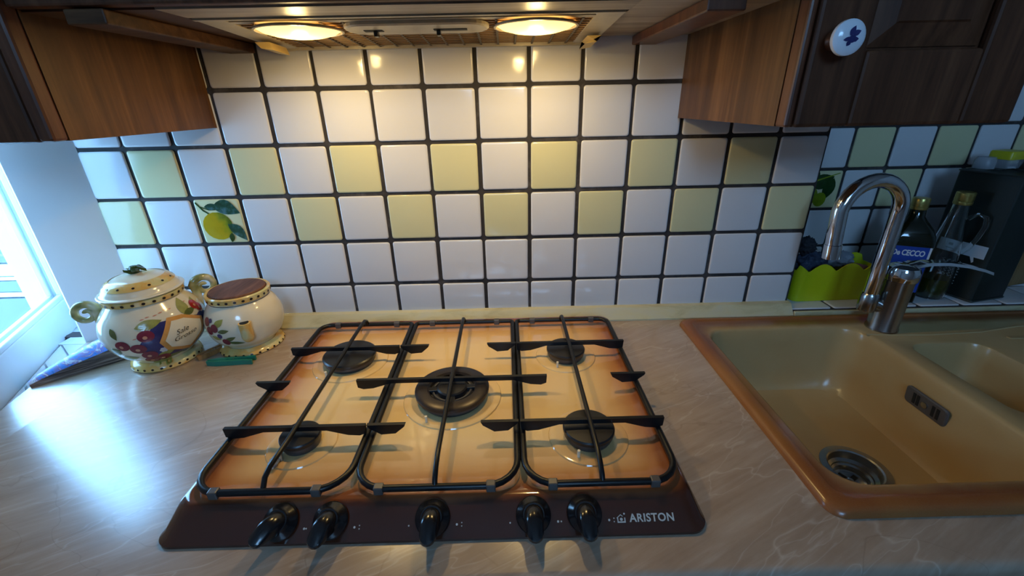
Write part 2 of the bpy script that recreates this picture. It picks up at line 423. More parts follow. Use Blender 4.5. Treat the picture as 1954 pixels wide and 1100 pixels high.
# tiles
def tile_mesh(w, h, name, dep=.0045, axis='y'):
    bm = B(); e = .0035
    L = lambda s, r: rr(-w/2+s, w/2-s, -h/2+s, h/2-s, r, 3)
    loops = [[(x, dep, y) for x, y in L(0, .005)], [(x, .0016, y) for x, y in L(0, .005)], [(x, .0004, y) for x, y in L(.0008, .005)], [(x, 0, y) for x, y in L(e, .004)]]
    loft(bm, loops, False, True)
    if axis == 'z': xform(bm, Matrix.Rotation(-PI/2, 4, 'X'))
    bmesh.ops.recalc_face_normals(bm, faces=bm.faces[:])
    me = bpy.data.meshes.new(name); bm.to_mesh(me); bm.free()
    for p in me.polygons: p.use_smooth = True
    return me
TM = {}
def get_tile(w, h, mat, axis='y'):
    k = (round(w, 4), round(h, 4), mat, axis)
    if k not in TM:
        TM[k] = tile_mesh(w, h, 'tile', axis=axis); TM[k].materials.append(MAT[mat])
    return TM[k]
GL = {(1, 1): (-.9, .4), (2, 1): (.6, -.3), (1, 3): (1.0, .2), (1, 0): (-1.2, .3)}
def put_tile(parent, x, y, z, w, h, mat, tilt=.35, axis='y', fixed=None):
    o = bpy.data.objects.new('tile', get_tile(w, h, mat, axis)); C.objects.link(o); o.parent = parent
    o.location = Vector((x, y, z))-W[parent]; W[o] = Vector((x, y, z))
    a, b = fixed if fixed else (random.uniform(-tilt, tilt), random.uniform(-tilt, tilt))
    o.rotation_euler = (math.radians(b), 0, math.radians(a)) if axis == 'y' else (0, 0, 0)
    return o
lemon_tile = lime_tile = None
for r in range(6):
    zt = ZA+P-r*P; zb = zt-P
    for i in range(-4, 11):
        x = (i+.5)*P; w = TW; h = TW; zc = (zt+zb)/2
        if i == -4: x0 = -.4115; x1 = (i+1)*P-(P-TW)/2; w = x1-x0; x = (x0+x1)/2
        if r == 5: z0 = .018; z1 = zt-(P-TW)/2; h = z1-z0; zc = (z0+z1)/2
        mat = 'tile_white'
        if r == 2 and i % 2 == 1: mat = 'tile_yellow'
        if r == 3 and i % 2 == 0: mat = 'tile_yellow'
        o = put_tile(wall_back, x+random.uniform(-.0008, .0008), random.uniform(-.0004, .0004), zc+random.uniform(-.0008, .0008), w, h, mat, fixed=GL.get((i, r)))
        if r == 3 and i == -2: lemon_tile = o
for r in range(1, 6):
    zt = ZA+P-r*P
    for i in range(8):
        x = 1.2075+i*P; h = TW; zc = zt-P/2
        if r == 5: h = .078; zc = .058
        mat = 'tile_white'
        if r in (2, 4-1) and (i+r) % 2 == 0: mat = 'tile_yellow'
        o = put_tile(wall_alc, x, .2+random.uniform(-.0004, .0004), zc, TW, h, mat)
        if r == 3 and i == 1: lime_tile = o
for i in range(8):
    put_tile(ledge, 1.2075+i*P, .082-.05, .0155, TW, .098, 'tile_white', axis='z')
    put_tile(ledge, 1.2075+i*P, .082+.056, .0155, TW, .098, 'tile_white', axis='z')
# slim white tiles of the window sill, laid askew up to the slanted worktop end
ed = Vector((.245, -.97)); sl = Vector((.78, -.626))
def sill_pt(t_, back):
    p_ = Vector((-.488, -.02))+ed*t_
    if not back: return p_
    nw = Vector((.8996, .4366)); k = min((nw.dot(p_-Vector((-.707, .1)))-.022)/nw.dot(sl), (-.0090-p_.y)/-sl.y); return p_-sl*max(k, 0)
for k in range(7):
    a, b = k*.066+.003, (k+1)*.066-.003
    L = [sill_pt(a, False), sill_pt(b, False), sill_pt(b, True), sill_pt(a, True)]
    bm = B(); prism(bm, [tuple(q) for q in L], 'z', -.0460, -.0385); part('sill_tile', bm, 'tile_white', wall_left)
# printed fruit on two tiles
def leaf_poly(p0, p1, w, n=7, bend=0.0):
    p0 = Vector(p0); p1 = Vector(p1); d = p1-p0; nn = Vector((-d.y, d.x)).normalized(); up = []; dn = []
    for k in range(n+1):
        t_ = k/n; s_ = math.sin(PI*t_**.85); c_ = p0+d*t_+nn*bend*math.sin(PI*t_)
        up.append(c_+nn*w*s_); dn.append(c_-nn*w*s_)
    return [tuple(q) for q in up]+[tuple(q) for q in dn[-2:0:-1]]
def ell_poly(cx, cy, rx, ry, rot=0, n=18):
    out = []
    for k in range(n):
        a = 2*PI*k/n; x = rx*math.cos(a); y = ry*math.sin(a)
        out.append((cx+x*math.cos(rot)-y*math.sin(rot), cy+x*math.sin(rot)+y*math.cos(rot)))
    return out
def print_on_tile(tile, poly, mat, name, lift):
    bm = B(); c = W[tile]
    vs = [bm.verts.new((c.x+u, c.y-lift, c.z+v)) for u, v in poly]; bm.faces.new(vs)
    bm.faces.ensure_lookup_table()
    o = part(name, bm, mat, tile)
    o.data.flip_normals() if o.data.polygons[0].normal.y > 0 else None
    return o
for nm, pl, mt, lf in (('stem_print', [(-.046, .042), (-.043, .044), (-.03, .026), (-.014, .015), (-.0165, .012), (-.033, .024)], 'leaf_deep', .0007),
                       ('stem_print', [(-.037, .035), (-.020, .028), (-.005, .028), (-.005, .0255), (-.020, .0255), (-.036, .032)], 'leaf_deep', .00075),
                       ('lemon_print', ell_poly(-.009, -.010, .033, .031, .3), 'lemon', .0008),
                       ('leaf_print', leaf_poly((-.028, .033), (.008, .034), .007), 'leaf_print', .0009),
                       ('leaf_print', leaf_poly((-.010, .034), (.047, .018), .0165, bend=.006), 'leaf_print', .001),
                       ('leaf_print', leaf_poly((.013, -.006), (.047, -.044), .0125, bend=.004), 'leaf_print', .001),
                       ('leaf_print', leaf_poly((.017, -.026), (.012, -.048), .006), 'leaf_deep', .0011)):
    print_on_tile(lemon_tile, pl, mt, nm, lf)
for nm, pl, mt, lf in (('leaf_print', leaf_poly((-.044, .048), (-.010, .02), .018), 'leaf_deep', .0008), ('leaf_print', leaf_poly((-.03, .01), (.028, .034), .02), 'leaf_deep', .0009),
                       ('leaf_print', leaf_poly((.028, .03), (.01, -.03), .016), 'leaf_deep', .001), ('fruit_print', ell_poly(-.026, -.016, .02, .024), 'lime', .0011),
                       ('fruit_print', ell_poly(.002, -.026, .017, .019), 'lime', .0012), ('stem_print', [(-.02, .026), (.04, .044), (.041, .042), (-.018, .022)], 'lime', .0013)):
    print_on_tile(lime_tile, pl, mt, nm, lf)

# upstand strip, front edge of ledge
bm = B(); prism(bm, [(-.030, 0.0), (-.0305, .004), (-.012, .0275), (.001, .029), (.001, 0.0)], 'x', -.41, 1.158)
tag(part('trim_1', bm, 'upstand'), 'pale cream sloping strip along the foot of the tiles', kind='structure')
tag(part('trim_2', bxx(1.160, 3.0, -.030, -.0225, 0.0, .0125, .002), 'upstand'), 'thin grey beige edge strip along the ledge', kind='structure')

# ------------------------------------------------------------------ window on the left
win = thing('window_1', 'white casement window in the slanting wall on the left', None, (-.63, -.07, -.046), kind='structure')
part('sill_strip', bxx(-.66, -.5065, .028, .056, -.0462, -.0375), 'pvc_dark', win)
part('sill_strip', bxx(-.64, -.5065, -.0080, .0275, -.0462, -.0380), 'pvc', win)
def sash(parent, hinge, ang, wid, z0, z1, name):
    M_ = Matrix.Translation(hinge) @ Matrix.Rotation(ang, 4, 'Z')   # local +x runs along the sash
    d = .030; s_ = .046
    bm = B()
    box(bm, 0, wid, -d/2, d/2, z0, z0+.086, .004); box(bm, 0, wid, -d/2, d/2, z1-.062, z1, .004)
    box(bm, 0, s_, -d/2, d/2, z0+.086, z1-.062, .004); box(bm, wid-s_, wid, -d/2, d/2, z0+.086, z1-.062, .004)
    sh = part(name, xform(bm, M_), 'pvc', parent)
    g0, g1 = z0+.086, z1-.062
    part('glass_pane', xform(bxx(s_-.004, wid-s_+.004, -.004, .004, g0-.004, g1+.004), M_), 'pane', sh)
    for sy in (-1, 1):
        bd = B(); y0, y1 = (sy*.005, sy*.016) if sy > 0 else (sy*.016, sy*.005)
        box(bd, s_, wid-s_, y0, y1, g0, g0+.012, .002); part('glazing_bead', xform(bd, M_), 'pvc', sh)
        bd = B(); box(bd, s_, s_+.012, y0, y1, g0+.012, g1, .002); part('glazing_bead', xform(bd, M_), 'pvc', sh)
    return sh
sash(win, Vector((*win_line(-.046), 0)), math.atan2(-.8996, .4366), .457, -.0455, .985, 'casement')
# outside
tag(part('outside_terrace_wall', bxx(-5, -.9, 1.8, 1.95, -.9, .12), 'outside_wall'), 'pale terrace wall outside the window', 'wall')
bm = B(); prism(bm, [(-3.6, .12), (-1.6, .12), (-2.2, .48), (-3.2, .48)], 'y', 2.4, 2.55)
tag(part('outside_gable', bm, 'outside_wall'), 'pale gable roof end seen through the window', 'roof')
ter = thing('outside_railing', 'blue and white banded railing seen through the window glass', 'railing', (-2.2, 1.2, -.9))
for k, (z0, z1, mt) in enumerate(((-.225, -.19, 'outside_blue'), (-.30, -.235, 'outside_white'), (-.325, -.305, 'outside_white'), (-.39, -.33, 'outside_blue'), (-.42, -.395, 'outside_white'), (-.85, -.43, 'outside_blue'))):
    part('rail', bxx(-4, -.95, 1.2, 1.24, z0, z1), mt, ter)
for x in (-3.8, -1.1): part('post', bxx(x, x+.05, 1.25, 1.3, -.9, -.19), 'outside_white', ter)

# ------------------------------------------------------------------ worktop
def counter_prof(y0, y1, front):
    if not front: return [(y0, 0), (y1, 0), (y1, -.038), (y0, -.038)]
    r = .011; pts = [(y1, 0)]
    for k in range(6): a = PI/2+k/5*PI/2; pts.append((y0+r+r*math.cos(a), -r+r*math.sin(a)))
    for k in range(6): a = PI+k/5*PI/2; pts.append((y0+r+r*math.cos(a), -.038+r+r*math.sin(a)))
    return pts+[(y1, -.038)]
bm = B()
prism(bm, counter_prof(-.633, .002, True), 'x', -.352, .888)
prism(bm, [(-.352, .002), (-.4115, .002), (-.4995, -.0695), (-.352, -.6535)], 'z', -.038, 0.0)
prism(bm, counter_prof(-.633, -.552, True), 'x', .888, 1.855)
prism(bm, counter_prof(-.055, -.023, False), 'x', .888, 1.855)
prism(bm, counter_prof(-.633, -.023, True), 'x', 1.855, 2.6)
ct = tag(part('worktop', bm, 'laminate', smooth=30, origin=(0, 0, 0)), 'beige marbled laminate worktop with rounded front edge', 'worktop')
bc = thing('base_cabinet', 'dark wooden base cabinet beneath the worktop', 'cabinet', (1.1, -.3, -.9))
part('carcass', bxx(-.34, .86, -.58, -.01, -.9, -.0385), 'oak', bc)
part('carcass', bxx(1.86, 2.6, -.58, -.03, -.9, -.0385), 'oak', bc)
part('carcass', bxx(.862, 1.858, -.58, -.03, -.9, -.30), 'oak', bc)
for k in range(5): part('cabinet_door', bxx(-.335+k*.585, .24+k*.585, -.60, -.5805, -.8, -.05 if k not in (2, 3) else -.05, .003), 'door_wood', bc)

# ------------------------------------------------------------------ wall cabinets
def panel_door(parent, x0, x1, z0, z1, yb, st, rl, wood_='door_wood'):
    dr = part('door', bxx(x0, x1, yb-.010, yb, z0, z1, .001), wood_, parent)
    for a, b in ((x0, x0+st), (x1-st, x1)): part('stile', bxx(a, b, yb-.022, yb-.0101, z0, z1, .004), wood_, dr)
    for a, b in ((z0, z0+rl), (z1-rl, z1)): part('rail', bxx(x0+st, x1-st, yb-.022, yb-.0101, a, b, .004), wood_, dr)
    bm = B(); a0, a1, b0, b1 = x0+st+.003, x1-st-.003, z0+rl+.003, z1-rl-.003; i = .024
    f = lambda s, y: [(a0+s, y, b0+s), (a1-s, y, b0+s), (a1-s, y, b1-s), (a0+s, y, b1-s)]
    loft(bm, [f(0, yb-.0102), f(0, yb-.012), f(i, yb-.019), f(i+.002, yb-.021)], False, True)
    part('raised_panel', bm, wood_, dr)
    return dr
cl = thing('wall_cabinet', 'dark wooden wall cabinet above the two ceramic jars', 'cabinet', (-.26, -.16, .451))
part('side_panel', bxx(-.127, -.109, -.322, -.0015, .452, 1.25), 'oak', cl)
part('side_panel', bxx(-.408, -.39, -.322, -.162, .452, 1.25), 'oak', cl)
part('bottom_panel', bxx(-.389, -.128, -.322, -.0015, .452, .470), 'oak', cl)
part('top_panel', bxx(-.389, -.128, -.322, -.0015, 1.232, 1.25), 'oak', cl)
part('edge_moulding', bxx(-.128, -.1085, -.345, -.3225, .452, 1.25, .004), 'red_wood', cl)
panel_door(cl, -.405, -.129, .4515, 1.25, -.3225, .065, .085)
cr = thing('wall_cabinet', 'dark wooden wall cabinet over the sink with a white porcelain knob', 'cabinet', (.97, -.17, .452))
part('side_panel', bxx(.829, .847, -.342, -.0015, .452, 1.25), 'oak', cr)
part('side_panel', bxx(1.095, 1.113, -.342, -.0015, .452, 1.25), 'oak', cr)
part('bottom_panel', bxx(.8475, 1.0945, -.342, -.0015, .453, .471), 'oak', cr)
part('top_panel', bxx(.8475, 1.0945, -.342, -.0015, 1.232, 1.25), 'oak', cr)
part('edge_moulding', bxx(.829, .8385, -.365, -.3425, .4515, 1.25, .003), 'red_wood', cr)
dr = panel_door(cr, .8395, 1.113, .4515, 1.25, -.3475, .066, .085)
kx, kz = .862, .547
bm = lathe(B(), [(.0, 0), (.011, 0), (.009, .006), (.008, .012), (.012, .017), (.0, .017)], n=24); xform(bm, Matrix.Translation((kx, -.3695, kz)) @ Matrix.Rotation(PI/2, 4, 'X'))
part('knob_stem', bm, 'bronze', dr, smooth=True)
bm = lathe(B(), [(.0, .017), (.016, .0175), (.0185, .021), (.0182, .025), (.014, .0285), (0, .0297)], n=32); xform(bm, Matrix.Translation((kx, -.3695, kz)) @ Matrix.Rotation(PI/2, 4, 'X'))
part('knob', bm, 'porcelain', dr, smooth=True, label='white porcelain knob with a painted sprig')
bm = B()
for pl in (leaf_poly((-.003, .001), (.002, .011), .003), leaf_poly((0, .002), (.009, .006), .003), leaf_poly((-.009, -.003), (.002, -.001), .0022), ell_poly(.0005, -.002, .0042, .004), leaf_poly((.001, -.003), (.008, -.002), .0025), leaf_poly((-.001, -.004), (-.004, -.009), .0025)):
    bm.faces.new([bm.verts.new((kx+u, -.3696-.0300+ (u*u+v*v)*9.0, kz+v)) for u, v in pl])
part('knob_motif', bm, 'paint_blue', dr)

# ------------------------------------------------------------------ hood housing board and extractor
hb = thing('hood_housing', 'wooden board between the wall cabinets that carries the extractor', 'hood housing', (.36, -.15, .60))
part('board', bxx(-.1085, .052, -.318, -.0015, .600, .618), 'oak_dark', hb)  # same board as the paler pieces; its unlit look is put into darker wood
part('board', bxx(.648, .8285, -.318, -.0015, .600, .618), 'board_wood_lit', hb)
part('board', bxx(.0525, .6475, -.318, -.258, .600, .618), 'board_wood_lit', hb)
part('batten', bxx(-.045, .003, -.335, -.002, .583, .5995, .002), 'oak_dark', hb)
part('batten', bxx(.722, .770, -.335, -.002, .584, .5995, .002), 'red_wood', hb)
part('fascia', bxx(-.1085, .8285, -.336, -.3185, .602, .80, .003), 'door_wood', hb)
eh = thing('extractor_hood', 'cream metal cooker hood with two lit lamps above the hob', 'extractor hood', (.35, -.13, .588))
# tilted underside: local plane from (y=-.255,z=.599) to (y=-.008,z=.588)
def hz(y): return .599+(y+.255)/.247*(-.011)
def tilt(bm):
    for v in bm.verts: v.co.z += hz(v.co.y)
    return bm
bm = B()
box(bm, .055, .645, -.255, -.248, -.001, .10); box(bm, .055, .645, -.016, -.006, -.003, .10)
box(bm, .055, .093, -.248, -.016, 0, .10); box(bm, .607, .645, -.248, -.016, 0, .10)
box(bm, .093, .607, -.235, -.224, .0, .10)
part('housing', tilt(bm), 'hood_metal', eh)
part('filter_mesh', tilt(bxx(.094, .606, -.223, -.017, .0022, .03)), 'filter', eh)
part('front_slot', tilt(bxx(.094, .606, -.2475, -.236, .004, .03)), 'hood_dark', eh)
for k in range(14): part('grille_slat', tilt(bxx(.094, .606, -.2205+k*.0146, -.2170+k*.0146, .0006, .0020)), 'grille', eh)
for k in range(16): part('grille_bar', tilt(bxx(.118+k*.0315, .1215+k*.0315, -.2225, -.0170, -.0005, .0005)), 'grille_dark', eh)
LY = -.184
for cx in (.168, .526):
    bm = B(); lathe(bm, [(.0, -.013), (.018, -.0122), (.036, -.0098), (.052, -.0055), (.060, -.0008), (.060, .0)], cx, LY, hz(LY)-.0005, 40)
    ln = part('lamp_lens', bm, 'lens', eh, smooth=True, label='glowing yellow lamp lens')
    bm = B(); lathe(bm, [(.060, 0), (.0635, -.001), (.0645, -.004), (.0615, -.0045), (.0602, -.002)], cx, LY, hz(LY), 40, True); part('lens_ring', bm, 'hood_metal', ln, smooth=True)
    l = bpy.data.lights.new('hood_lamp', 'AREA'); l.shape = 'DISK'; l.size = .03; l.energy = LAMP_W; l.color = (1.0, .71, .28)
    lo = bpy.data.objects.new('hood_lamp', l); C.objects.link(lo); lo.parent = eh; lo.location = Vector((cx, LY, hz(LY)-.0145))-W[eh]
    l = bpy.data.lights.new('hood_bulb', 'POINT'); l.energy = BULB_W; l.color = (1.0, .71, .28); l.shadow_soft_size = .012
    lo = bpy.data.objects.new('hood_bulb', l); C.objects.link(lo); lo.parent = eh; lo.location = Vector((cx, LY, hz(LY)-.030))-W[eh]
bm = B(); L = rr(.240, .455, -.228, -.158, .034, 6); loft(bm, [z_(L, 0), z_(L, -.004), z_(rr(.243, .452, -.225, -.161, .031, 6), -.006)], False, True)
sw = part('switch_plate', tilt(bm), 'hood_metal', eh)
for x in (.282, .376):
    part('switch_slot', tilt(bxx(x-.014 if x < .3 else x-.004, x+.014 if x < .3 else x+.046, -.198, -.186, -.0068, -.0061)), 'black_hole', sw)
    part('slider', tilt(bxx(x, x+.006, -.196, -.184, -.014, -.0068, .001)), 'knob_plastic', sw)
for x, s_ in ((.072, 1), (.630, -1)):
    bm = B(); prism(bm, [(x-.012, -.004), (x+.012, -.004), (x+.016*s_, -.016), (x-.004*s_, -.013)], 'y', -.11, -.05)
    part('filter_clip', tilt(bm), 'clip', eh)

# ------------------------------------------------------------------ gas hob
HX0, HX1, HY0, HY1 = .035, .714, -.583, -.045
hob = thing('gas_hob', 'brown and cream enamelled five burner gas hob', 'hob', ((HX0+HX1)/2, (HY0+HY1)/2, 0))
bm = B(); n = 8
def hl(il, ir, jf, jb, r, z): return z_(rr(HX0+il, HX1-ir, HY0+jf, HY1-jb, r, n), z)
loops = [hl(0, 0, 0, 0, .022, .0005), hl(0, 0, 0, 0, .022, .004), hl(.004, .004, .006, .003, .022, .008), hl(.011, .011, .030, .008, .022, .026), hl(.015, .015, .036, .012, .022, .0295),
         hl(.019, .019, .041, .015, .022, .0305), hl(.026, .026, .052, .022, .024, .0295), hl(.034, .034, .060, .030, .026, .0265), hl(.05, .05, .075, .045, .03, .026)]
loft(bm, loops, False, True)
body = part('enamel_top', bm, 'hob', hob, smooth=50, origin=((HX0+HX1)/2, (HY0+HY1)/2, 0))
BURN = [(.162, -.2185, .050, 'rapid'), (.162, -.440, .029, 'small'), (.3745, -.336, .062, 'triple'), (.583, -.2185, .037, 'semi'), (.588, -.440, .038, 'semi')]
for bx_, by_, br, kind in BURN:
    z = .026
    bm = lathe(B(), [(br+.022, -.001), (br+.020, .0018), (br+.014, .0030), (br+.008, .0022), (br-.006, .0012)], bx_, by_, z, 40)
    dish = part('burner_surround', bm, 'hob', hob, smooth=True, origin=((HX0+HX1)/2, (HY0+HY1)/2, 0))
    bm = lathe(B(), [(0, 0), (br*.86, 0), (br*.9, .004), (br*.95, .0075), (br*.95, .0125), (0, .0125)], bx_, by_, z, 40)
    bo = part('burner', bm, 'burner_alu', hob, smooth=35)
    if kind != 'triple':
        bm = lathe(B(), [(0, .0126), (br*.97, .0126), (br, .0145), (br, .0185), (br*.95, .0205), (br*.5, .0212), (0, .0212)], bx_, by_, z, 40); part('burner_cap', bm, 'burner_cap', bo, smooth=35)
    else:
        bm = lathe(B(), [(.060, .0126), (.0625, .0145), (.0625, .019), (.057, .0225), (.042, .022), (.0385, .019), (.0385, .0126)], bx_, by_, z, 44, True); part('burner_ring', bm, 'burner_bronze', bo, smooth=35)
        for a in (0, PI/2, PI, 1.5*PI):
            q = B(); box(q, .022, .058, -.005, .005, .0126, .0195, .001); xform(q, Matrix.Translation((bx_, by_, z)) @ Matrix.Rotation(a+.1, 4, 'Z')); part('burner_bridge', q, 'burner_cap', bo)
        bm = lathe(B(), [(.034, .0126), (.0345, .0145), (.033, .0165), (.0305, .0165), (.030, .0126)], bx_, by_, z, 40, True); part('burner_ring', bm, 'burner_alu', bo, smooth=35)
        bm = lathe(B(), [(0, .0126), (.025, .0126), (.026, .015), (.0255, .0205), (.023, .0225), (0, .0232)], bx_, by_, z, 36); part('burner_cap', bm, 'burner_cap', bo, smooth=35)
    bm = tube(B(), [(bx_-br*.55, by_-br-.004, z), (bx_-br*.55, by_-br-.004, z+.014)], .0022, 8); part('spark_plug', bm, 'ceramic', bo)
# knobs on the sloping front
nrm = Vector((0, -.50, .866)).normalized(); upv = Vector((0, .866, .50)).normalized()
nrm = Vector((0, -.018, .024)).normalized(); upv = Vector((0, nrm.z, -nrm.y))
def slope_M(x, s_, off=0.0, rot=0.0):
    """frame on the front slope: local x right, y up the slope, z out of the panel; s_ 0..1 up the slope"""
    a = Vector((x, HY0+.006, .008)); b = Vector((x, HY0+.030, .026)); p = a.lerp(b, s_)+nrm*off
    return Matrix(((1, upv.x*0, 0, p.x), (0, upv.y, nrm.y, p.y), (0, upv.z, nrm.z, p.z), (0, 0, 0, 1))) @ Matrix.Rotation(rot, 4, 'Z')
for kx_, rot in ((.187, -.55), (.2485, -.22), (.374, -.02), (.4985, .02), (.5615, .04)):
    M_ = slope_M(kx_, .55, .0005, rot) @ Matrix.Diagonal((1.22, 1.22, 1.15, 1))
    bm = lathe(B(), [(0, 0), (.0172, 0), (.0178, .002), (.0165, .0048), (.0125, .0075), (.0105, .012), (0, .012)], n=36); xform(bm, M_)
    kb = part('control_knob', bm, 'knob_plastic', hob, smooth=35)
    bm = B()
    prof = [(-.0085, .010), (-.0085, .0105), (-.010, .024), (-.0055, .030)]
    def gl(w, y0, y1, z, r): return z_(rr(-w, w, y0, y1, r, 4), z)
    loft(bm, [gl(.0102, -.0145, .0102, .007, .010), gl(.0096, -.0175, .0090, .012, .0094), gl(.0088, -.0220, .0060, .018, .0086), gl(.0080, -.0250, .0010, .0235, .0078), gl(.0062, -.0235, -.0050, .0265, .006)], True, True)
    part('knob_grip', xform(bm, M_), 'knob_plastic', kb, smooth=60)
bm = text_mesh('ARISTON', .0125, .0003, 1.08)
logo = part('brand_lettering', xform(bm, slope_M(.6445, .32, .0004)), 'print', hob)
bm = B()
for pl in ([(-.005, -.0045), (.005, -.0045), (.005, -.0030), (-.005, -.0030)], [(-.005, -.003), (-.0037, -.003), (-.0037, .001), (-.005, .001)], [(.0037, -.003), (.005, -.003), (.005, .001), (.0037, .001)],
           [(-.0058, .0008), (-.0005, .0048), (.0002, .0042), (-.005, .0004)], [(-.0002, .0044), (.0022, .0028), (.0018, .002), (-.0006, .0038)]): bm.faces.new([bm.verts.new((u, v, 0)) for u, v in pl])
bm.faces.new([bm.verts.new((u, v, 0)) for u, v in ell_poly(.0042, .0052, .0011, .0011, n=10)]); bm.faces.new([bm.verts.new((u, v, 0)) for u, v in ell_poly(0, -.0008, .0018, .0018, n=10)])
part('brand_emblem', xform(bm, slope_M(.6065, .32, .0004)), 'print', hob)
for kx_ in (.187, .2485, .374, .4985, .5615):
    for dx, s_, rr_ in ((.030, .28, .0014), (.036, .34, .0008), (.036, .22, .0008), (-.029, .28, .0010)):
        if kx_ in (.187, .4985) and dx > .031: continue
        bm = B(); bm.faces.new([bm.verts.new((slope_M(kx_+dx+u, s_, .0004) @ Vector((0, v, 0)))) for u, v in ell_poly(0, 0, rr_, rr_, n=8)])
        part('flame_mark', bm, 'print', hob)

# ------------------------------------------------------------------ pan supports
ZF = .0405
def frame_loop(x0, x1, y0, y1, rads):
    return [(x, y, ZF) for x, y in rr(x0, x1, y0, y1, 0, 6, rads)]
def bar_poly(x0, x1, hgt=.018, thin=.0075, zt=.060, both=True):
    L_ = x1-x0; e = min(.045, L_*.24); pts = [(x0, zt), (x1, zt), (x1-.001, zt-hgt*.8), (x1-.010, zt-hgt), (x1-e*.6, zt-hgt*.92), (x1-e-.012, zt-thin), (x0+e+.012, zt-thin), (x0+e*.6, zt-hgt*.92), (x0+.010, zt-hgt), (x0+.001, zt-hgt*.8)]
    return pts
def nub_poly(x0, x1, zt=.060):
    return [(x0, zt), (x1, zt), (x1-.002, zt-.004), (x0+(x1-x0)*.72, zt-.016), (x0+(x1-x0)*.35, zt-.0175), (x0+.003, zt-.006)]
def pan_support(label, x0, x1, rads, bars, nubs, xw, bend):
    cx = (x0+x1)/2
    ps = thing('pan_support', label, 'pan support', (cx, -.314, .03), group='black wire pan supports on the hob')
    fl = frame_loop(x0, x1, -.538, -.092, rads)
    part('frame', tube(B(), fl, .0046, 10, True), 'black_enamel', ps, smooth=60)
    pts = [(xw, -.092, ZF), (xw, -.098, .052), (xw, -.110, .0585), (xw, -.14, .060)]+[(xw, -.14-.33*k/8, .060) for k in range(1, 9)]
    pts += [(xw-bend*.2, -.492, .0595), (xw-bend*.7, -.512, .056), (xw-bend, -.524, .050), (xw-bend*.8, -.535, ZF+.001)] if bend else [(xw, -.50, .0595), (xw, -.52, .055), (xw, -.533, .048), (xw, -.538, ZF)]
    part('centre_rod', tube(B(), pts, .0036, 8), 'black_enamel', ps, smooth=60)
    for y, a, b in bars: part('cross_bar', prism(B(), bar_poly(a, b), 'y', y-.0028, y+.0028), 'black_enamel', ps)
    for y, a, b in nubs: part('rest_finger', prism(B(), nub_poly(a, b), 'y', y-.0028, y+.0028), 'black_enamel', ps)
    for fx in (x0+.035, x1-.035):
        for fy in (-.538, -.092): part('foot', bxx(fx-.006, fx+.006, fy-.0054, fy+.0054, ZF-.0065, ZF+.0052, .0015), 'plastic_grey', ps)
    return ps
YB, YM, YF = -.2185, -.328, -.440
pan_support('left pan support over the two left burners', .060, .2595, (.008, .022, .04, .042), [(YB, .052, .2605), (YF, .054, .2605)], [(YM, .042, .100)], .1605, .006)
pan_support('middle pan support over the large triple ring burner', .2685, .4810, (.008, .008, .042, .042), [(YM, .212, .536)], [(YB, .2625, .318), (YB, .430, .4855), (YF, .2625, .319), (YF, .429, .4845)], .3745, 0)
pan_support('right pan support over the two right burners', .4900, .6905, (.022, .008, .042, .04), [(YB, .487, .695), (YF, .487, .698)], [(YM, .645, .704)], .5885, 0)

# ------------------------------------------------------------------ sink
SX0, SX1, SY0, SY1 = .872, 1.870, -.569, -.042
sink = thing('kitchen_sink', 'sand coloured inset sink with brown rim, two bowls and drainer', 'sink', ((SX0+SX1)/2, (SY0+SY1)/2, 0))
bm = B()
o_ = lambda i, z, r=.022: z_(rr(SX0+i, SX1-i, SY0+i, SY1-i*.55, r, 8), z)
vl = loft(bm, [o_(0, .0006), o_(.0015, .006), o_(.005, .0095), o_(.010, .0112), o_(.022, .0112), o_(.025, .0100), o_(.028, .0085)])
b1 = lambda i, z, r=.045: z_(rr(.909+i, 1.262-i, -.528+i, -.092-i*.8, r, 8), z)
b2 = lambda i, z, r=.032: z_(rr(1.296+i, 1.462-i, -.405+i, -.172-i, r, 8), z)
h1 = loft(bm, [b1(0, .0085), b1(.004, .0065), b1(.007, .001), b1(.009, -.02), b1(.017, -.10), b1(.024, -.134), b1(.034, -.146), b1(.055, -.150)])
dc = [bm.verts.new((1.110+.0505*math.cos(2*PI*k/40), -.352+.0505*math.sin(2*PI*k/40), -.150)) for k in range(40)]
fl2 = [h1[-1], dc]; fv = h1[-1]+dc
for tri in tessellate_polygon([[v.co for v in p] for p in fl2]):
    try: bm.faces.new([fv[k] for k in tri])
    except ValueError: pass
h2 = loft(bm, [b2(0, .0085), b2(.004, .0065), b2(.006, .001), b2(.008, -.02), b2(.014, -.07), b2(.022, -.092), b2(.04, -.098)]); bm.faces.new(h2[-1])
polys = [vl[-1], h1[0], h2[0]]; allv = [v for p in polys for v in p]
for tri in tessellate_polygon([[v.co for v in p] for p in polys]):
    try: bm.faces.new([allv[k] for k in tri])
    except ValueError: pass
sk = part('basin', bm, 'sink', sink, smooth=35, origin=((SX0+SX1)/2, (SY0+SY1)/2, 0))
pts = [(1.25, -.135, .0085), (1.30, -.142, .0088), (1.38, -.145, .0088), (1.50, -.138, .0088), (1.60, -.118, .0088), (1.84, -.105, .0088)]
part('drainer_edge', tube(B(), pts, .0022, 8), 'sink_ridge' if 'sink_ridge' in MAT else 'sink', sink, smooth=True)
for k in range(8): part('drainer_ridge', bxx(1.53, 1.83, -.17-k*.042, -.160-k*.042, .0070, .0105, .0015), 'sink', sink)
bm = lathe(B(), [(.0565, .0002), (.056, .0022), (.045, .0030), (.0425, .001), (.0405, -.013), (.034, -.016), (.033, -.019), (.029, -.021), (.027, -.030), (.023, -.0315), (0, -.0315)], 1.110, -.352, -.1498, 40)
drn = part('drain', bm, 'steel', sink, smooth=35)
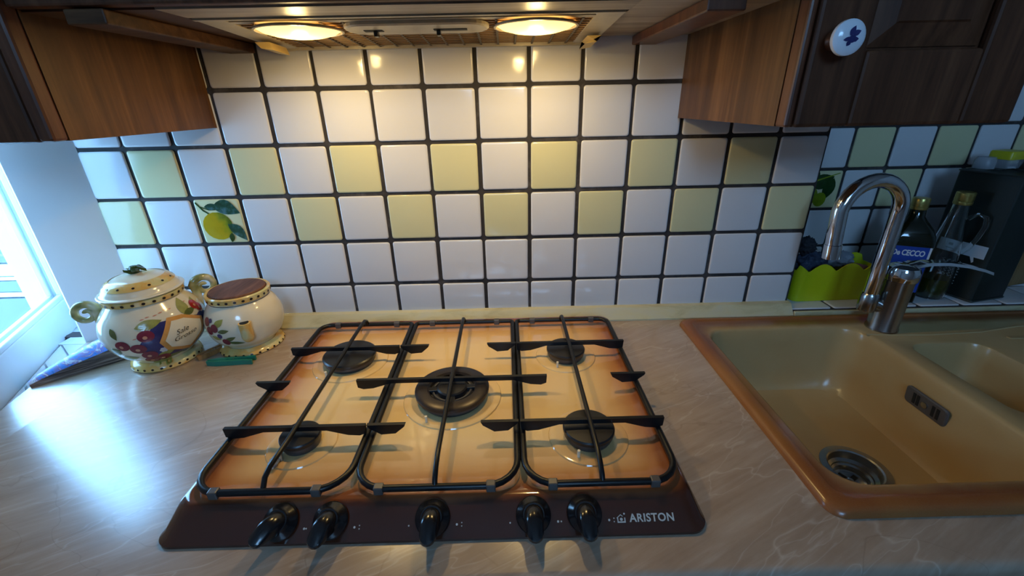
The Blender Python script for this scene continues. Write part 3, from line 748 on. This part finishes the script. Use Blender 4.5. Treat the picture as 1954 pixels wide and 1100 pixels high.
for k in range(4):
    q = B(); box(q, .007, .021, -.0045, .0045, -.0314, -.0306); xform(q, Matrix.Translation((1.110, -.352, -.1498)) @ Matrix.Rotation(k*PI/2+.5, 4, 'Z')); part('drain_slot', q, 'black_hole', drn)
bm = lathe(B(), [(0, -.031), (.005, -.031), (.005, -.028), (0, -.027)], 1.110, -.352, -.1498, 16); part('drain_screw', bm, 'steel', drn, smooth=35)
MO = Matrix.Translation((1.2490, -.305, -.046)) @ Matrix.Rotation(math.radians(-6), 4, 'Y')
bm = B(); L = lambda i, r: rr(-.042+i, .042-i, -.018+i, .018-i, r, 5)
loft(bm, [[(0, u, v) for u, v in L(0, .008)], [(-.003, u, v) for u, v in L(0, .008)], [(-.0042, u, v) for u, v in L(.002, .007)]], False, True)
ov = part('overflow_plate', xform(bm, MO), 'plastic_grey', sink)
for u in (-.026, -.017, .014, .022): part('overflow_slot', xform(bxx(-.0050, -.0044, u-.0028, u+.0028, -.011, .011), MO), 'black_hole', ov)
bm = lathe(B(), [(0, 0), (.006, 0), (.006, .002), (0, .003)], n=16); xform(bm, MO @ Matrix.Translation((-.0042, 0, 0)) @ Matrix.Rotation(-PI/2, 4, 'Y')); part('overflow_screw', bm, 'steel', ov, smooth=35)

# ------------------------------------------------------------------ tap
tap = thing('kitchen_tap', 'chrome swan neck mixer tap with a long lever', 'tap', (1.305, -.108, .0085))
tx, ty = 1.305, -.108
part('tap_body', lathe(B(), [(0, .009), (.0305, .009), (.0305, .013), (.0285, .018), (.0285, .118), (.029, .122), (.029, .126), (0, .126)], tx, ty, 0, 36), 'dull_chrome', tap, smooth=35)
bm = lathe(B(), [(0, .1265), (.030, .1265), (.031, .132), (.031, .146), (.027, .155), (.016, .160), (0, .161)], tx+.002, ty, 0, 36)
hd = part('lever_head', bm, 'chrome', tap, smooth=35)
def strip(pts, ws, th):
    bm = B(); rings = []
    for (p, w) in zip(pts, ws):
        p = Vector(p); rings.append([bm.verts.new(p+Vector(q)) for q in ((0, -w, -th), (0, -w*.8, th), (0, w*.8, th), (0, w, -th))])
    for a, b in zip(rings, rings[1:]):
        for k in range(4): bm.faces.new((a[k], a[(k+1) % 4], b[(k+1) % 4], b[k]))
    bm.faces.new(rings[0]); bm.faces.new(rings[-1]); return bm
pts = [(tx-.02, ty, .150), (tx+.01, ty, .158), (tx+.045, ty-.002, .163), (tx+.085, ty-.004, .162), (tx+.125, ty-.006, .156), (tx+.16, ty-.008, .147), (tx+.182, ty-.009, .139)]
part('lever', strip(pts, [.018, .017, .0135, .0115, .0105, .010, .008], .0028), 'chrome', hd, smooth=60)
bm = lathe(B(), [(0, .055), (.016, .055), (.0175, .060), (.0175, .092), (.0150, .096), (.0, .096)], tx-.050, ty, 0, 28); part('spout_socket', bm, 'dull_chrome', tap, smooth=35)
part('side_branch', tube(B(), [(tx-.052, ty, .074), (tx-.02, ty, .062)], .014, 16), 'dull_chrome', tap, smooth=35)
sx_ = tx-.050; pts = [(sx_, ty, .09+k*.03) for k in range(7)]
rA = .0645; cx_ = sx_-rA
for k in range(1, 17):
    a = PI*k/16*.97; pts.append((cx_+rA*math.cos(a), ty-.012*k/16, .272+rA*math.sin(a)))
lx, ly, lz = pts[-1]
pts += [(lx+.001, ly-.002, lz-.03), (lx+.003, ly-.004, lz-.065)]
sp_o = part('spout', tube(B(), pts, .0142, 20), 'chrome', tap, smooth=50)
part('aerator', tube(B(), [(lx+.003, ly-.004, lz-.0655), (lx+.0045, ly-.0052, lz-.094)], .0155, 20), 'chrome', sp_o, smooth=35)

# ------------------------------------------------------------------ ceramic jars
def rad_at(prof, z):
    for (r0, z0), (r1, z1) in zip(prof, prof[1:]):
        if z0 <= z <= z1 and z1 > z0: return r0+(r1-r0)*(z-z0)/(z1-z0)
    return prof[-1][0]
def smooth_prof(pts, n=5, rs=1.0):
    pts = [(r*rs, z) for r, z in pts]; out = []
    for i in range(len(pts)-1):
        p0 = pts[max(i-1, 0)]; p1 = pts[i]; p2 = pts[i+1]; p3 = pts[min(i+2, len(pts)-1)]
        for k in range(n):
            t_ = k/n
            out.append(tuple(.5*((2*p1[j])+(-p0[j]+p2[j])*t_+(2*p0[j]-5*p1[j]+4*p2[j]-p3[j])*t_*t_+(-p0[j]+3*p1[j]-3*p2[j]+p3[j])*t_**3) for j in (0, 1)))
    return out+[pts[-1]]
def decal(poly, cx, cy, prof, az, z0, lift, rot=0.0):
    """polygon (metres, right/up) wrapped on the body of revolution"""
    bm = B(); r0 = rad_at(prof, z0); c, s = math.cos(rot), math.sin(rot)
    mx = sum(p[0] for p in poly)/len(poly); my = sum(p[1] for p in poly)/len(poly)
    def mp(u, v):
        u, v = u*c-v*s, u*s+v*c
        z = z0+v*.93; r = rad_at(prof, z)+lift; a = az+u/r0
        return bm.verts.new((cx+r*math.cos(a), cy+r*math.sin(a), z))
    dense = []
    for (ua, va), (ub, vb) in zip(poly, poly[1:]+poly[:1]):
        m = max(1, int(math.hypot(ub-ua, vb-va)/.004))
        dense += [(ua+(ub-ua)*q/m, va+(vb-va)*q/m) for q in range(m)]
    poly = dense
    N = max(3, int(max(math.hypot(u-mx, v-my) for u, v in poly)/.005)); rings = [[mp(mx+(u-mx)*k/N, my+(v-my)*k/N) for u, v in poly] for k in range(1, N+1)]; cv = mp(mx, my); n = len(poly)
    for k in range(n): bm.faces.new((cv, rings[0][k], rings[0][(k+1) % n]))
    for a, b in zip(rings, rings[1:]):
        for k in range(n): bm.faces.new((a[k], b[k], b[(k+1) % n], a[(k+1) % n]))
    return bm
def dots(cx, cy, r, z, n, rad, a0=0.0, slope=0):
    bm = B()
    for k in range(n):
        a = a0+2*PI*k/n; c_ = Vector((cx+r*math.cos(a), cy+r*math.sin(a), z)); t1 = Vector((-math.sin(a), math.cos(a), 0)); up = Vector((math.cos(a)*slope, math.sin(a)*slope, 1)).normalized()
        bm.faces.new([bm.verts.new(c_+t1*rad*math.cos(q*PI/4)*1.2+up*rad*math.sin(q*PI/4)) for q in range(8)])
    return bm
def jar(label, cx, cy, foot, body_pts, rim, rs):
    j = thing('ceramic_jar', label, 'jar', (cx, cy, 0), group='painted ceramic kitchen jars')
    foot = [(r*rs, z) for r, z in foot]; rim = [(r*rs, z) for r, z in rim]
    prof = smooth_prof([(r*rs, z) for r, z in body_pts])
    bd = part('body', lathe(B(), prof, cx, cy, 0, 56), 'ceramic', j, smooth=60)
    ft = part('foot_ring', lathe(B(), foot, cx, cy, 0, 48), 'ceramic_yellow', j, smooth=45)
    r_f = (foot[2][0]+foot[3][0])/2; z_f = (foot[2][1]+foot[3][1])/2
    part('painted_dots', dots(cx, cy, r_f+.0006, z_f, 26, .0022, .1, (foot[3][0]-foot[2][0])/(foot[3][1]-foot[2][1])), 'paint_ink', ft)
    rm = part('rim_band', lathe(B(), rim, cx, cy, 0, 48), 'ceramic_yellow', j, smooth=45)
    rr0 = max(p[0] for p in rim); zm = (rim[1][1]+rim[2][1])/2
    part('painted_dots', dots(cx, cy, rr0+.0006, zm, 26, .0026, .05), 'paint_ink', rm)
    return j, bd, prof
jx, jy = -.258, -.142
J1, body1, prof1 = jar('lidded ceramic jar with scroll handles painted with plums and a Sale Grosso plaque', jx, jy,
    [(.050, .0005), (.069, .0005), (.072, .004), (.070, .012), (.062, .017), (.058, .018)],
    [(.056, .016), (.064, .024), (.084, .042), (.099, .070), (.101, .094), (.092, .118), (.077, .137), (.070, .145)],
    [(.071, .1445), (.0765, .147), (.0775, .156), (.073, .158), (.071, .156)], .875)
lid = part('lid', lathe(B(), smooth_prof([(.074, .1585), (.080, .1600), (.079, .1625), (.073, .1640), (.068, .172), (.056, .183), (.036, .191), (.012, .1945), (0, .195)], 4, .875), jx, jy, 0, 56), 'ceramic', J1, smooth=60)
lp = [(.081, .158), (.0735, .1640), (.068, .172), (.056, .183), (.036, .191), (.012, .1945)]
part('painted_band', lathe(B(), [(.0582, .1745), (.0538, .1800), (.0503, .1833), (.0442, .1868)], jx, jy, .0006, 56), 'ceramic_yellow', lid, smooth=60)
part('painted_dots', dots(jx, jy, .0546, .1808, 14, .0022, .3, -1.0), 'paint_ink', lid)
bm = B()
for k in range(5):
    a = k*2*PI/5+.4; q = [bm.verts.new((jx+u*math.cos(a)-v*math.sin(a), jy+u*math.sin(a)+v*math.cos(a), .2005+.004*math.sin(8*u*30+k)-.10*abs(u))) for u, v in leaf_poly((-.002, 0), (.018, .002), .007)]; bm.faces.new(q)
r = bmesh.ops.extrude_face_region(bm, geom=bm.faces[:])
for v in r['geom']:
    if isinstance(v, bmesh.types.BMVert): v.co.z += .005
lathe(bm, [(.0, .194), (.007, .194), (.006, .200), (.009, .204), (.006, .209), (0, .210)], jx, jy, 0, 12)
part('lid_knob', bm, 'leaf_knob', lid, label='green leaf shaped knob')
def scroll(az, name, up=0.0):
    pts = []; rads = []
    for k in range(10):                      # stem rising from the body
        t_ = k/9; pts.append((.080+.004*math.sin(t_*2.2), .056+.066*t_)); rads.append(.0065+.002*t_)
    for k in range(1, 30):
        t_ = k/29; a = .35+t_*3.4*PI*.78; rr_ = .0195*(1-t_)**.75+.003
        pts.append((.101-rr_*math.cos(a-.3), .124+rr_*math.sin(a-.3))); rads.append(.0082*(1-t_*.55))
    P3 = [(jx+u*math.cos(az), jy+u*math.sin(az), v+up) for u, v in pts]
    part(name, tube(B(), P3, rads, 10), 'ceramic_green', J1, smooth=60)
scroll(math.radians(200), 'scroll_handle'); scroll(math.radians(44), 'scroll_handle', .012)
# plaque
az = math.radians(-21)
pq = [(1.35*u_, 1.2*v_) for u_, v_ in [(-.034, -.004), (-.016, .034), (.004, .031), (.031, .012), (.029, -.018), (.006, -.041), (-.010, -.034), (-.028, -.024)]]
part('painted_indigo', decal([(u*1.7-.006, v*1.05-.004) for u, v in pq], jx, jy, prof1, az, .078, .0006), 'paint_blue', body1)  # indigo glaze patch behind the plaque, part of the decoration
part('plaque_border', decal([(u*1.0, v*1.0) for u, v in pq], jx, jy, prof1, az, .080, .0035), 'paint_orange', body1)
part('plaque_face', decal([(u*.80, v*.80) for u, v in pq], jx, jy, prof1, az, .080, .0048), 'ceramic', body1)
def wrap_text(body, size, az, z0, lift, rot):
    bm = text_mesh(body, size, -.0001, 1.0, .4); r0 = rad_at(prof1, z0); c, s = math.cos(rot), math.sin(rot)
    for v in bm.verts:
        u, w = v.co.x*c-v.co.y*s, v.co.x*s+v.co.y*c; z = z0+w; a = az+u/r0; r = rad_at(prof1, z)+lift; v.co = (jx+r*math.cos(a), jy+r*math.sin(a), z)
    return bm
part('lettering', wrap_text('Sale', .0145, az-.09, .0865, .0062, .12), 'paint_ink', body1)
part('lettering', wrap_text('Grosso', .0140, az-.05, .0745, .0062, .12), 'paint_ink', body1)
def fruit(az_d, z, r, mat='paint_plum'): 
    o = part('painted_plum', decal(ell_poly(0, 0, r, r*.92), jx, jy, prof1, math.radians(az_d), z, .0012), mat, body1)
    part('painted_highlight', decal(ell_poly(-r*.1, -r*.15, r*.28, r*.28, n=10), jx, jy, prof1, math.radians(az_d), z, .0018), 'paint_dash', body1)
for a_, z, r in ((-88, .080, .0125), (-73, .070, .013), (-61, .094, .0135), (-66, .050, .0125), (-68, .034, .0115), (-53, .035, .0115)): fruit(a_, z, r)
fruit(10, .118, .011, 'paint_red'); fruit(15, .109, .010, 'paint_red')
for a_, z, l_, w_, rot, m_ in ((-55, .114, .044, .0095, .12, 'paint_leaf'), (-8, .126, .036, .0105, 1.25, 'paint_leaf'), (-4, .112, .030, .0065, .1, 'paint_leaf_dark'), (-95, .104, .026, .006, -1.1, 'paint_leaf_dark'), (-101, .066, .026, .0095, .5, 'paint_leaf_dark'),
                         (-92, .047, .034, .007, .05, 'paint_leaf'), (-47, .046, .034, .007, .3, 'paint_leaf'), (-42, .032, .036, .006, -.05, 'paint_leaf_dark'), (-62, .0215, .026, .006, 0, 'paint_leaf'), (-50, .022, .022, .007, 1.2, 'paint_leaf'), (12, .122, .028, .006, .8, 'paint_leaf')):
    part('painted_leaf', decal(leaf_poly((-l_/2, 0), (l_/2, 0), w_), jx, jy, prof1, math.radians(a_), z, .0010, rot), m_, body1)
for a_, z in ((-56, .074), (-48, .070), (-47, .056), (6, .092), (14, .088), (10, .074)): part('painted_patch', decal(ell_poly(0, 0, .014, .009, .4), jx, jy, prof1, math.radians(a_), z, .0005), 'paint_blue', body1)
for k in range(3): part('painted_petal', decal(ell_poly(0, 0, .007, .004, k*1.05), jx, jy, prof1, math.radians(-49), .056, .0016), 'paint_white', body1)
bm = B()
for a_, z in ((-60, .124), (-54, .126), (-45, .126), (-38, .128), (-31, .131), (-26, .129), (0, .130), (-72, .092), (-93, .082), (-92, .078)):
    q = decal(leaf_poly((-.004, 0), (.004, .001), .0011), jx, jy, prof1, math.radians(a_), z, .0009); me = bpy.data.meshes.new('x'); q.to_mesh(me); q.free(); bm.from_mesh(me); bpy.data.meshes.remove(me)
part('painted_dashes', bm, 'paint_dash', body1)
bm = B(); lathe(bm, [(.0645, .1395), (.0660, .1385), (.0660, .1378)], jx, jy, .0, 56); part('painted_line', bm, 'paint_ink', body1)

kx2, ky2 = -.105, -.090
J2, body2, prof2 = jar('round ceramic jar with a brown wooden lid and a small yellow spout', kx2, ky2,
    [(.050, .0005), (.074, .0005), (.0765, .003), (.0745, .007), (.064, .013), (.058, .014)],
    [(.056, .012), (.062, .020), (.080, .036), (.0885, .060), (.088, .080), (.080, .100), (.070, .113), (.066, .119)],
    [(.066, .1180), (.0715, .121), (.0730, .132), (.0700, .1345), (.0650, .133), (.0640, .122)], .85)
part('wooden_lid', lathe(B(), [(.0, .122), (.0540, .122), (.0540, .1345), (.0525, .1365), (0, .1368)], kx2, ky2, 0, 48), 'cork', J2, smooth=30)
a = math.radians(-60); dirv = Vector((math.cos(a), math.sin(a), 0)); b0 = Vector((kx2, ky2, 0))
spv = part('spout', tube(B(), [b0+dirv*.0735+Vector((0, 0, .048)), b0+dirv*.0770+Vector((0, 0, .053)), b0+dirv*.0775+Vector((0, 0, .086))], [.0095, .0115, .0115], 16), 'ceramic_yellow', J2, smooth=40)
part('spout_hole', lathe(B(), [(0, 0), (.0085, 0), (.0085, .0006), (0, .0006)], b0.x+dirv.x*.0775, b0.y+dirv.y*.0775, .0862, 16), 'black_hole', spv)
for a_, z, l_, w_, rot, m_ in ((-98, .088, .028, .007, .7, 'paint_leaf'), (-92, .071, .024, .005, .15, 'paint_leaf_dark'), (-86, .052, .026, .005, .4, 'paint_leaf_dark'), (-108, .054, .022, .005, -.3, 'paint_leaf'), (-80, .041, .034, .004, -.2, 'paint_leaf_dark')):
    part('painted_leaf', decal(leaf_poly((-l_/2, 0), (l_/2, 0), w_), kx2, ky2, prof2, math.radians(a_), z, .001, rot), m_, body2)
for a_, z, r, m_ in ((-106, .077, .010, 'paint_plum'), (-122, .088, .010, 'paint_plum'), (-117, .070, .010, 'paint_plum'), (-94, .045, .009, 'paint_plum'), (-113, .092, .005, 'paint_blue'), (-100, .060, .006, 'paint_blue')):
    part('painted_plum', decal(ell_poly(0, 0, r*.85, r), kx2, ky2, prof2, math.radians(a_), z, .0012), m_, body2)
bm = B(); lathe(bm, [(.0572, .1168), (.0580, .1158)], kx2, ky2, .0004, 56); part('painted_line', bm, 'paint_ink', body2)

# ------------------------------------------------------------------ pegs and folded paper
def peg(label, loc, rz, mat, ln=.092, rot=None):
    p = thing('clothes_peg', label, 'clothes peg', loc, rz, local=True)
    if rot: p.rotation_euler = rot
    for s_ in (-1, 1):
        bm = B(); w = .0042; h = .0105
        poly = [(-ln/2, s_*.0012), (-ln*.12, s_*.0008), (-ln*.08, s_*.0022), (0, s_*.0012), (ln*.3, s_*.0030), (ln/2, s_*.0062), (ln/2, s_*.0105), (ln*.3, s_*.0085), (0, s_*.0088), (-ln*.3, s_*.0080), (-ln/2, s_*.0040)]
        prism(bm, poly, 'z', 0.0005, h); part('peg_half', bm, mat, p)
    pts = [(math.cos(k*.7)*.0046+.002, math.sin(k*.7)*.0052, .003+k*.0004) for k in range(20)]
    part('spring', tube(B(), pts, .0008, 6), 'steel', p)
peg('green plastic clothes peg lying in front of the spouted jar', (-.106, -.173, .0002), math.radians(5), 'green_plastic')
peg('brown wooden clothes peg lying between the two ceramic jars', (-.170, -.134, .0004), math.radians(62), 'peg_wood', .058)
bm = B(); A = Vector((-.459, -.236)); Bv = Vector((-.366, -.118)); d = Bv-A; nn = Vector((-d.y, d.x)).normalized()
rings = []
for k in range(9):
    t_ = k/8; c_ = A+d*t_; w = .010+.026*t_; h = .009+.044*t_**.8
    rings.append([(c_.x-nn.x*w, c_.y-nn.y*w, .0006), (c_.x-nn.x*w*1.05, c_.y-nn.y*w*1.05, h*.35), (c_.x-nn.x*w*.75, c_.y-nn.y*w*.75, h*.62), (c_.x-nn.x*w*.15, c_.y-nn.y*w*.15, h*.92), (c_.x+nn.x*w*.45, c_.y+nn.y*w*.45, h), (c_.x+nn.x*w*.9, c_.y+nn.y*w*.9, h*.8), (c_.x+nn.x*w, c_.y+nn.y*w, .0006)])
loft(bm, rings, True, True)
pp = thing('folded_paper', 'folded blue and purple patterned paper behind the lidded jar', 'paper', (-.41, -.175, 0))
bm.faces.ensure_lookup_table()
pq_ = part('paper_fold', bm, ['paper_edge', 'paper_top'], pp, smooth=60)
for p_ in pq_.data.polygons:
    if p_.index < 56 and 2 <= p_.index % 7 <= 5: p_.material_index = 1

# ------------------------------------------------------------------ things on the ledge
LZ = .0160
tr_ = thing('scalloped_tray', 'lime green plastic tray with scalloped rim behind the tap', 'tray', (1.285, .060, LZ), 0.03, local=True)
def tray_loops():
    N = 80; out = []
    raw = rr(-.108, .108, -.040, .040, .018, 5); base = []
    for (xa, ya), (xb, yb) in zip(raw, raw[1:]+raw[:1]):
        m = max(1, int(math.hypot(xb-xa, yb-ya)/.005)); base += [(xa+(xb-xa)*q/m, ya+(yb-ya)*q/m) for q in range(m)]
    outer0 = [(x*.96, y*.94, 0.0) for x, y in base]
    def top(x, y, s_): 
        ang = x/.216*2*PI*1.55+.6 if abs(y) > .03 else 0
        return .078+.020*abs(math.sin(ang)) if abs(y) > .030 else .080
    o1 = [(x, y, top(x, y, 0)) for x, y in base]; i1 = [(x*.975, y*.94, z) for (x, y, z) in o1]; i0 = [(x*.92, y*.86, .004) for x, y in base]
    om = [(x*.98, y*.97, z*.5) for (x, y, z) in o1]
    return [outer0, om, o1, i1, i0]
bm = B(); loft(bm, tray_loops(), True, True); part('tray_shell', bm, 'lime_plastic', tr_, smooth=50)
def lump(name, label, cat, mat, c, s, seed, amp=.25, freq=2.2):
    bm = B(); bmesh.ops.create_icosphere(bm, subdivisions=4, radius=1.0)
    for v in bm.verts:
        n_ = noise.noise(v.co*freq+Vector((seed, 0, 0)))+.5*noise.noise(v.co*freq*2.6+Vector((0, seed, 0))); v.co *= 1+amp*n_
        v.co = Vector((v.co.x*s[0]+c[0], v.co.y*s[1]+c[1], v.co.z*s[2]+c[2]))
    return tag(part(name, bm, mat, smooth=80), label, cat)
lump('dish_cloth', 'crumpled navy dish cloth bunched in the green tray', 'cloth', 'navy', (1.232, .062, .095), (.040, .026, .034), 3, .35, 2.6)
lump('scouring_pad', 'black scouring pad on top of the navy cloth', 'scourer', 'black_scrub', (1.213, .066, .147), (.022, .020, .022), 9, .3, 4)
lump('plastic_film', 'pale crumpled film sticking out of the green tray', 'film', 'pale_cloth', (1.312, .072, .108), (.034, .018, .020), 5, .35, 3)
lump('sponge', 'dull pink sponge in the right end of the green tray', 'sponge', 'pink_sponge', (1.343, .050, .088), (.030, .018, .014), 12, .2, 3)

lump('film_scrap', 'scrap of clear crumpled film beside the small front left burner', 'film', 'pale_cloth', (.140, -.479, .0315), (.007, .014, .0045), 21, .3, 3)

# square dark oil bottle
bt = thing('oil_bottle', 'dark square oil bottle with gold cap and blue label', 'bottle', (1.444, .046, LZ), math.radians(-26), local=True)
sq = lambda h, r, z: z_(rr(-h, h, -h, h, r, 6), z)
bm = B(); loft(bm, [sq(.040, .012, .0), sq(.0425, .012, .003), sq(.0425, .012, .150), sq(.0415, .016, .164), sq(.036, .020, .180), sq(.025, .020, .195), sq(.017, .0168, .206), sq(.0155, .0154, .224)], True, True)
btb = part('bottle_body', bm, 'dark_glass', bt, smooth=40)
bm = lathe(B(), [(0, .2225), (.0160, .2225), (.0168, .2245), (.0168, .228), (.016, .229), (.0168, .2305), (.0168, .246), (.0155, .2485), (0, .249)], n=28)
part('cap', bm, 'gold_cap', bt, smooth=30)
lb = part('label', bxx(-.040, .036, -.0434, -.0428, .030, .142), 'label_blue', bt)
part('label_edge', bxx(.0325, .0365, -.0439, -.0435, .112, .142), 'label_white', lb)
bm = text_mesh('De CECCO', .0165, .0005, .92); xform(bm, Matrix.Translation((-.004, -.0439, .126)) @ Matrix.Rotation(PI/2, 4, 'X') @ Matrix.Diagonal((.80, 1.15, 1, 1))); part('label_lettering', bm, 'label_white', lb)
bm = B(); bm.faces.new([bm.verts.new((u, -.0439, v)) for u, v in [(-.010, .100), (-.004, .101), (-.001, .108), (.005, .109), (.004, .102), (.010, .098), (.004, .096), (.002, .089), (-.004, .092), (-.008, .090), (-.007, .096)]]); part('label_emblem', bm, 'label_gold', lb)

# glass cruet
cr_ = thing('glass_cruet', 'clear glass oil cruet with gold cap and looped handle', 'cruet', (1.538, .040, LZ), math.radians(-30), local=True)
outer = smooth_prof([(.030, .0), (.034, .004), (.036, .03), (.035, .075), (.031, .11), (.024, .16), (.018, .20), (.0155, .232)], 4)
inner = [(max(r-.0025, .001), z+.003 if k == 0 else z) for k, (r, z) in enumerate(outer)]
bm = lathe(B(), [(0, 0)]+outer+inner[::-1]+[(0, .0035)], n=36); part('glass_body', bm, 'clear_glass', cr_, smooth=50)
bm = lathe(B(), [(0, .0045), (.0285, .0045), (.0315, .012), (.0325, .03), (.0322, .052), (0, .052)], n=32); part('oil', bm, 'oil', cr_, smooth=40)
bm = lathe(B(), [(0, .2325), (.0165, .2325), (.0175, .235), (.0175, .240), (.0165, .241), (.0175, .243), (.0175, .259), (.016, .2615), (0, .262)], n=28); part('cap', bm, 'gold_cap', cr_, smooth=30)
hp = [(.020, 0, .200), (.034, 0, .214), (.050, 0, .205), (.054, 0, .185), (.049, 0, .155), (.040, 0, .128), (.031, 0, .117)]
part('handle', tube(B(), hp, .0048, 10), 'clear_glass', cr_, smooth=60)

# oil tin
F = Vector((1.600, -.012, 0)); u = Vector((-.2228, .975, 0)).normalized(); vv = Vector((.975, .2228, 0)).normalized()
tn = thing('oil_tin', 'tall black green oil tin with a white label beside the cruet', 'tin', (F.x, F.y, LZ), math.atan2(vv.y, vv.x), local=True)   # local x along vv, local y along u
bm = B(); loft(bm, [z_(rr(0, .110, 0, .125, .006, 3), 0.0), z_(rr(0, .110, 0, .125, .006, 3), .300)], True, True); tb = part('tin_body', bm, 'tin', tn, smooth=40)
for z in (.0, .298): bm = B(); lp_ = rr(-.001, .111, -.001, .126, .007, 3); part('seam', tube(B(), z_(lp_, z+.003), .002, 6, True), 'tin_edge', tn)
part('spout_cap', lathe(B(), [(0, .300), (.014, .300), (.014, .310), (0, .311)], .085, .10, 0, 20), 'tin_edge', tn, smooth=30)
lbw = part('label', bxx(-.0012, -.0004, .010, .112, .108, .138), 'label_white', tn)
bm = B(); box(bm, -.0018, -.0013, .076, .086, .124, .130); box(bm, -.0018, -.0013, .072, .090, .116, .118); part('label_mark', bm, 'tin_script', lbw)
bm = B(); rnd = random.Random(4)
for k in range(4):
    z0 = .090-k*.0; yy = .084-k*.011; pts = []
    for q in range(26): pts.append((-.0010, yy+.0045*math.sin(q*1.9+k)+rnd.uniform(-.001, .001), .030+q*.0024))
    tube(bm, pts, .0008, 4)
part('script_print', bm, 'tin_script', tn)
bm = B()
prism(bm, [(.030, .1078), (.037, .1078), (.030, .094), (.027, .097)], 'x', -.0012, -.0004); part('label_ribbon', bm, 'label_white', lbw)

# things on top of the tin
tbx = thing('plastic_tub', 'clear plastic tub with a yellow lid standing on the tin', 'tub', (1.668, .100, LZ+.305), .25, local=True)
bm = B(); L1 = lambda s, z: z_(rr(-.028*s, .028*s, -.022*s, .022*s, .008, 4), z)
loft(bm, [L1(.86, 0.0), L1(1, .020)], True, True); part('tub', bm, 'clear_plastic', tbx, smooth=40)
bm = B(); loft(bm, [L1(1.06, .0205), L1(1.06, .036), L1(1.0, .039)], True, True); part('tub_lid', bm, 'yellow_lid', tbx, smooth=40)
tc_ = thing('plastic_cup', 'small clear upturned cup left of the yellow lidded tub', 'cup', (1.616, .098, LZ+.305), 0, local=True)
part('cup', lathe(B(), [(.020, 0), (.020, .018), (.016, .026), (0, .028)], n=28), 'clear_plastic', tc_, smooth=40)
jr = thing('spice_jar', 'small brown jar with an amber top right of the yellow lidded tub', 'jar', (1.716, .085, LZ+.3005), 0, local=True)
part('jar_body', lathe(B(), [(0, 0), (.022, 0), (.023, .004), (.023, .026), (.020, .030), (0, .030)], n=28), 'brown_glass', jr, smooth=40)
part('jar_lid', lathe(B(), [(0, .0305), (.021, .0305), (.021, .055), (.017, .064), (0, .066)], n=28), 'orange_lid', jr, smooth=40)
bd = thing('wooden_board', 'tan wooden board upright at the right edge beside the tin', 'board', (1.79, .085, LZ), .25, local=True)
part('board_slab', bxx(-.045, .06, -.009, .009, .0005, .20, .004), 'tan_board', bd)
part('board_edge', bxx(-.046, .061, -.0095, .0095, .2005, .206, .002), 'tan_board', bd)
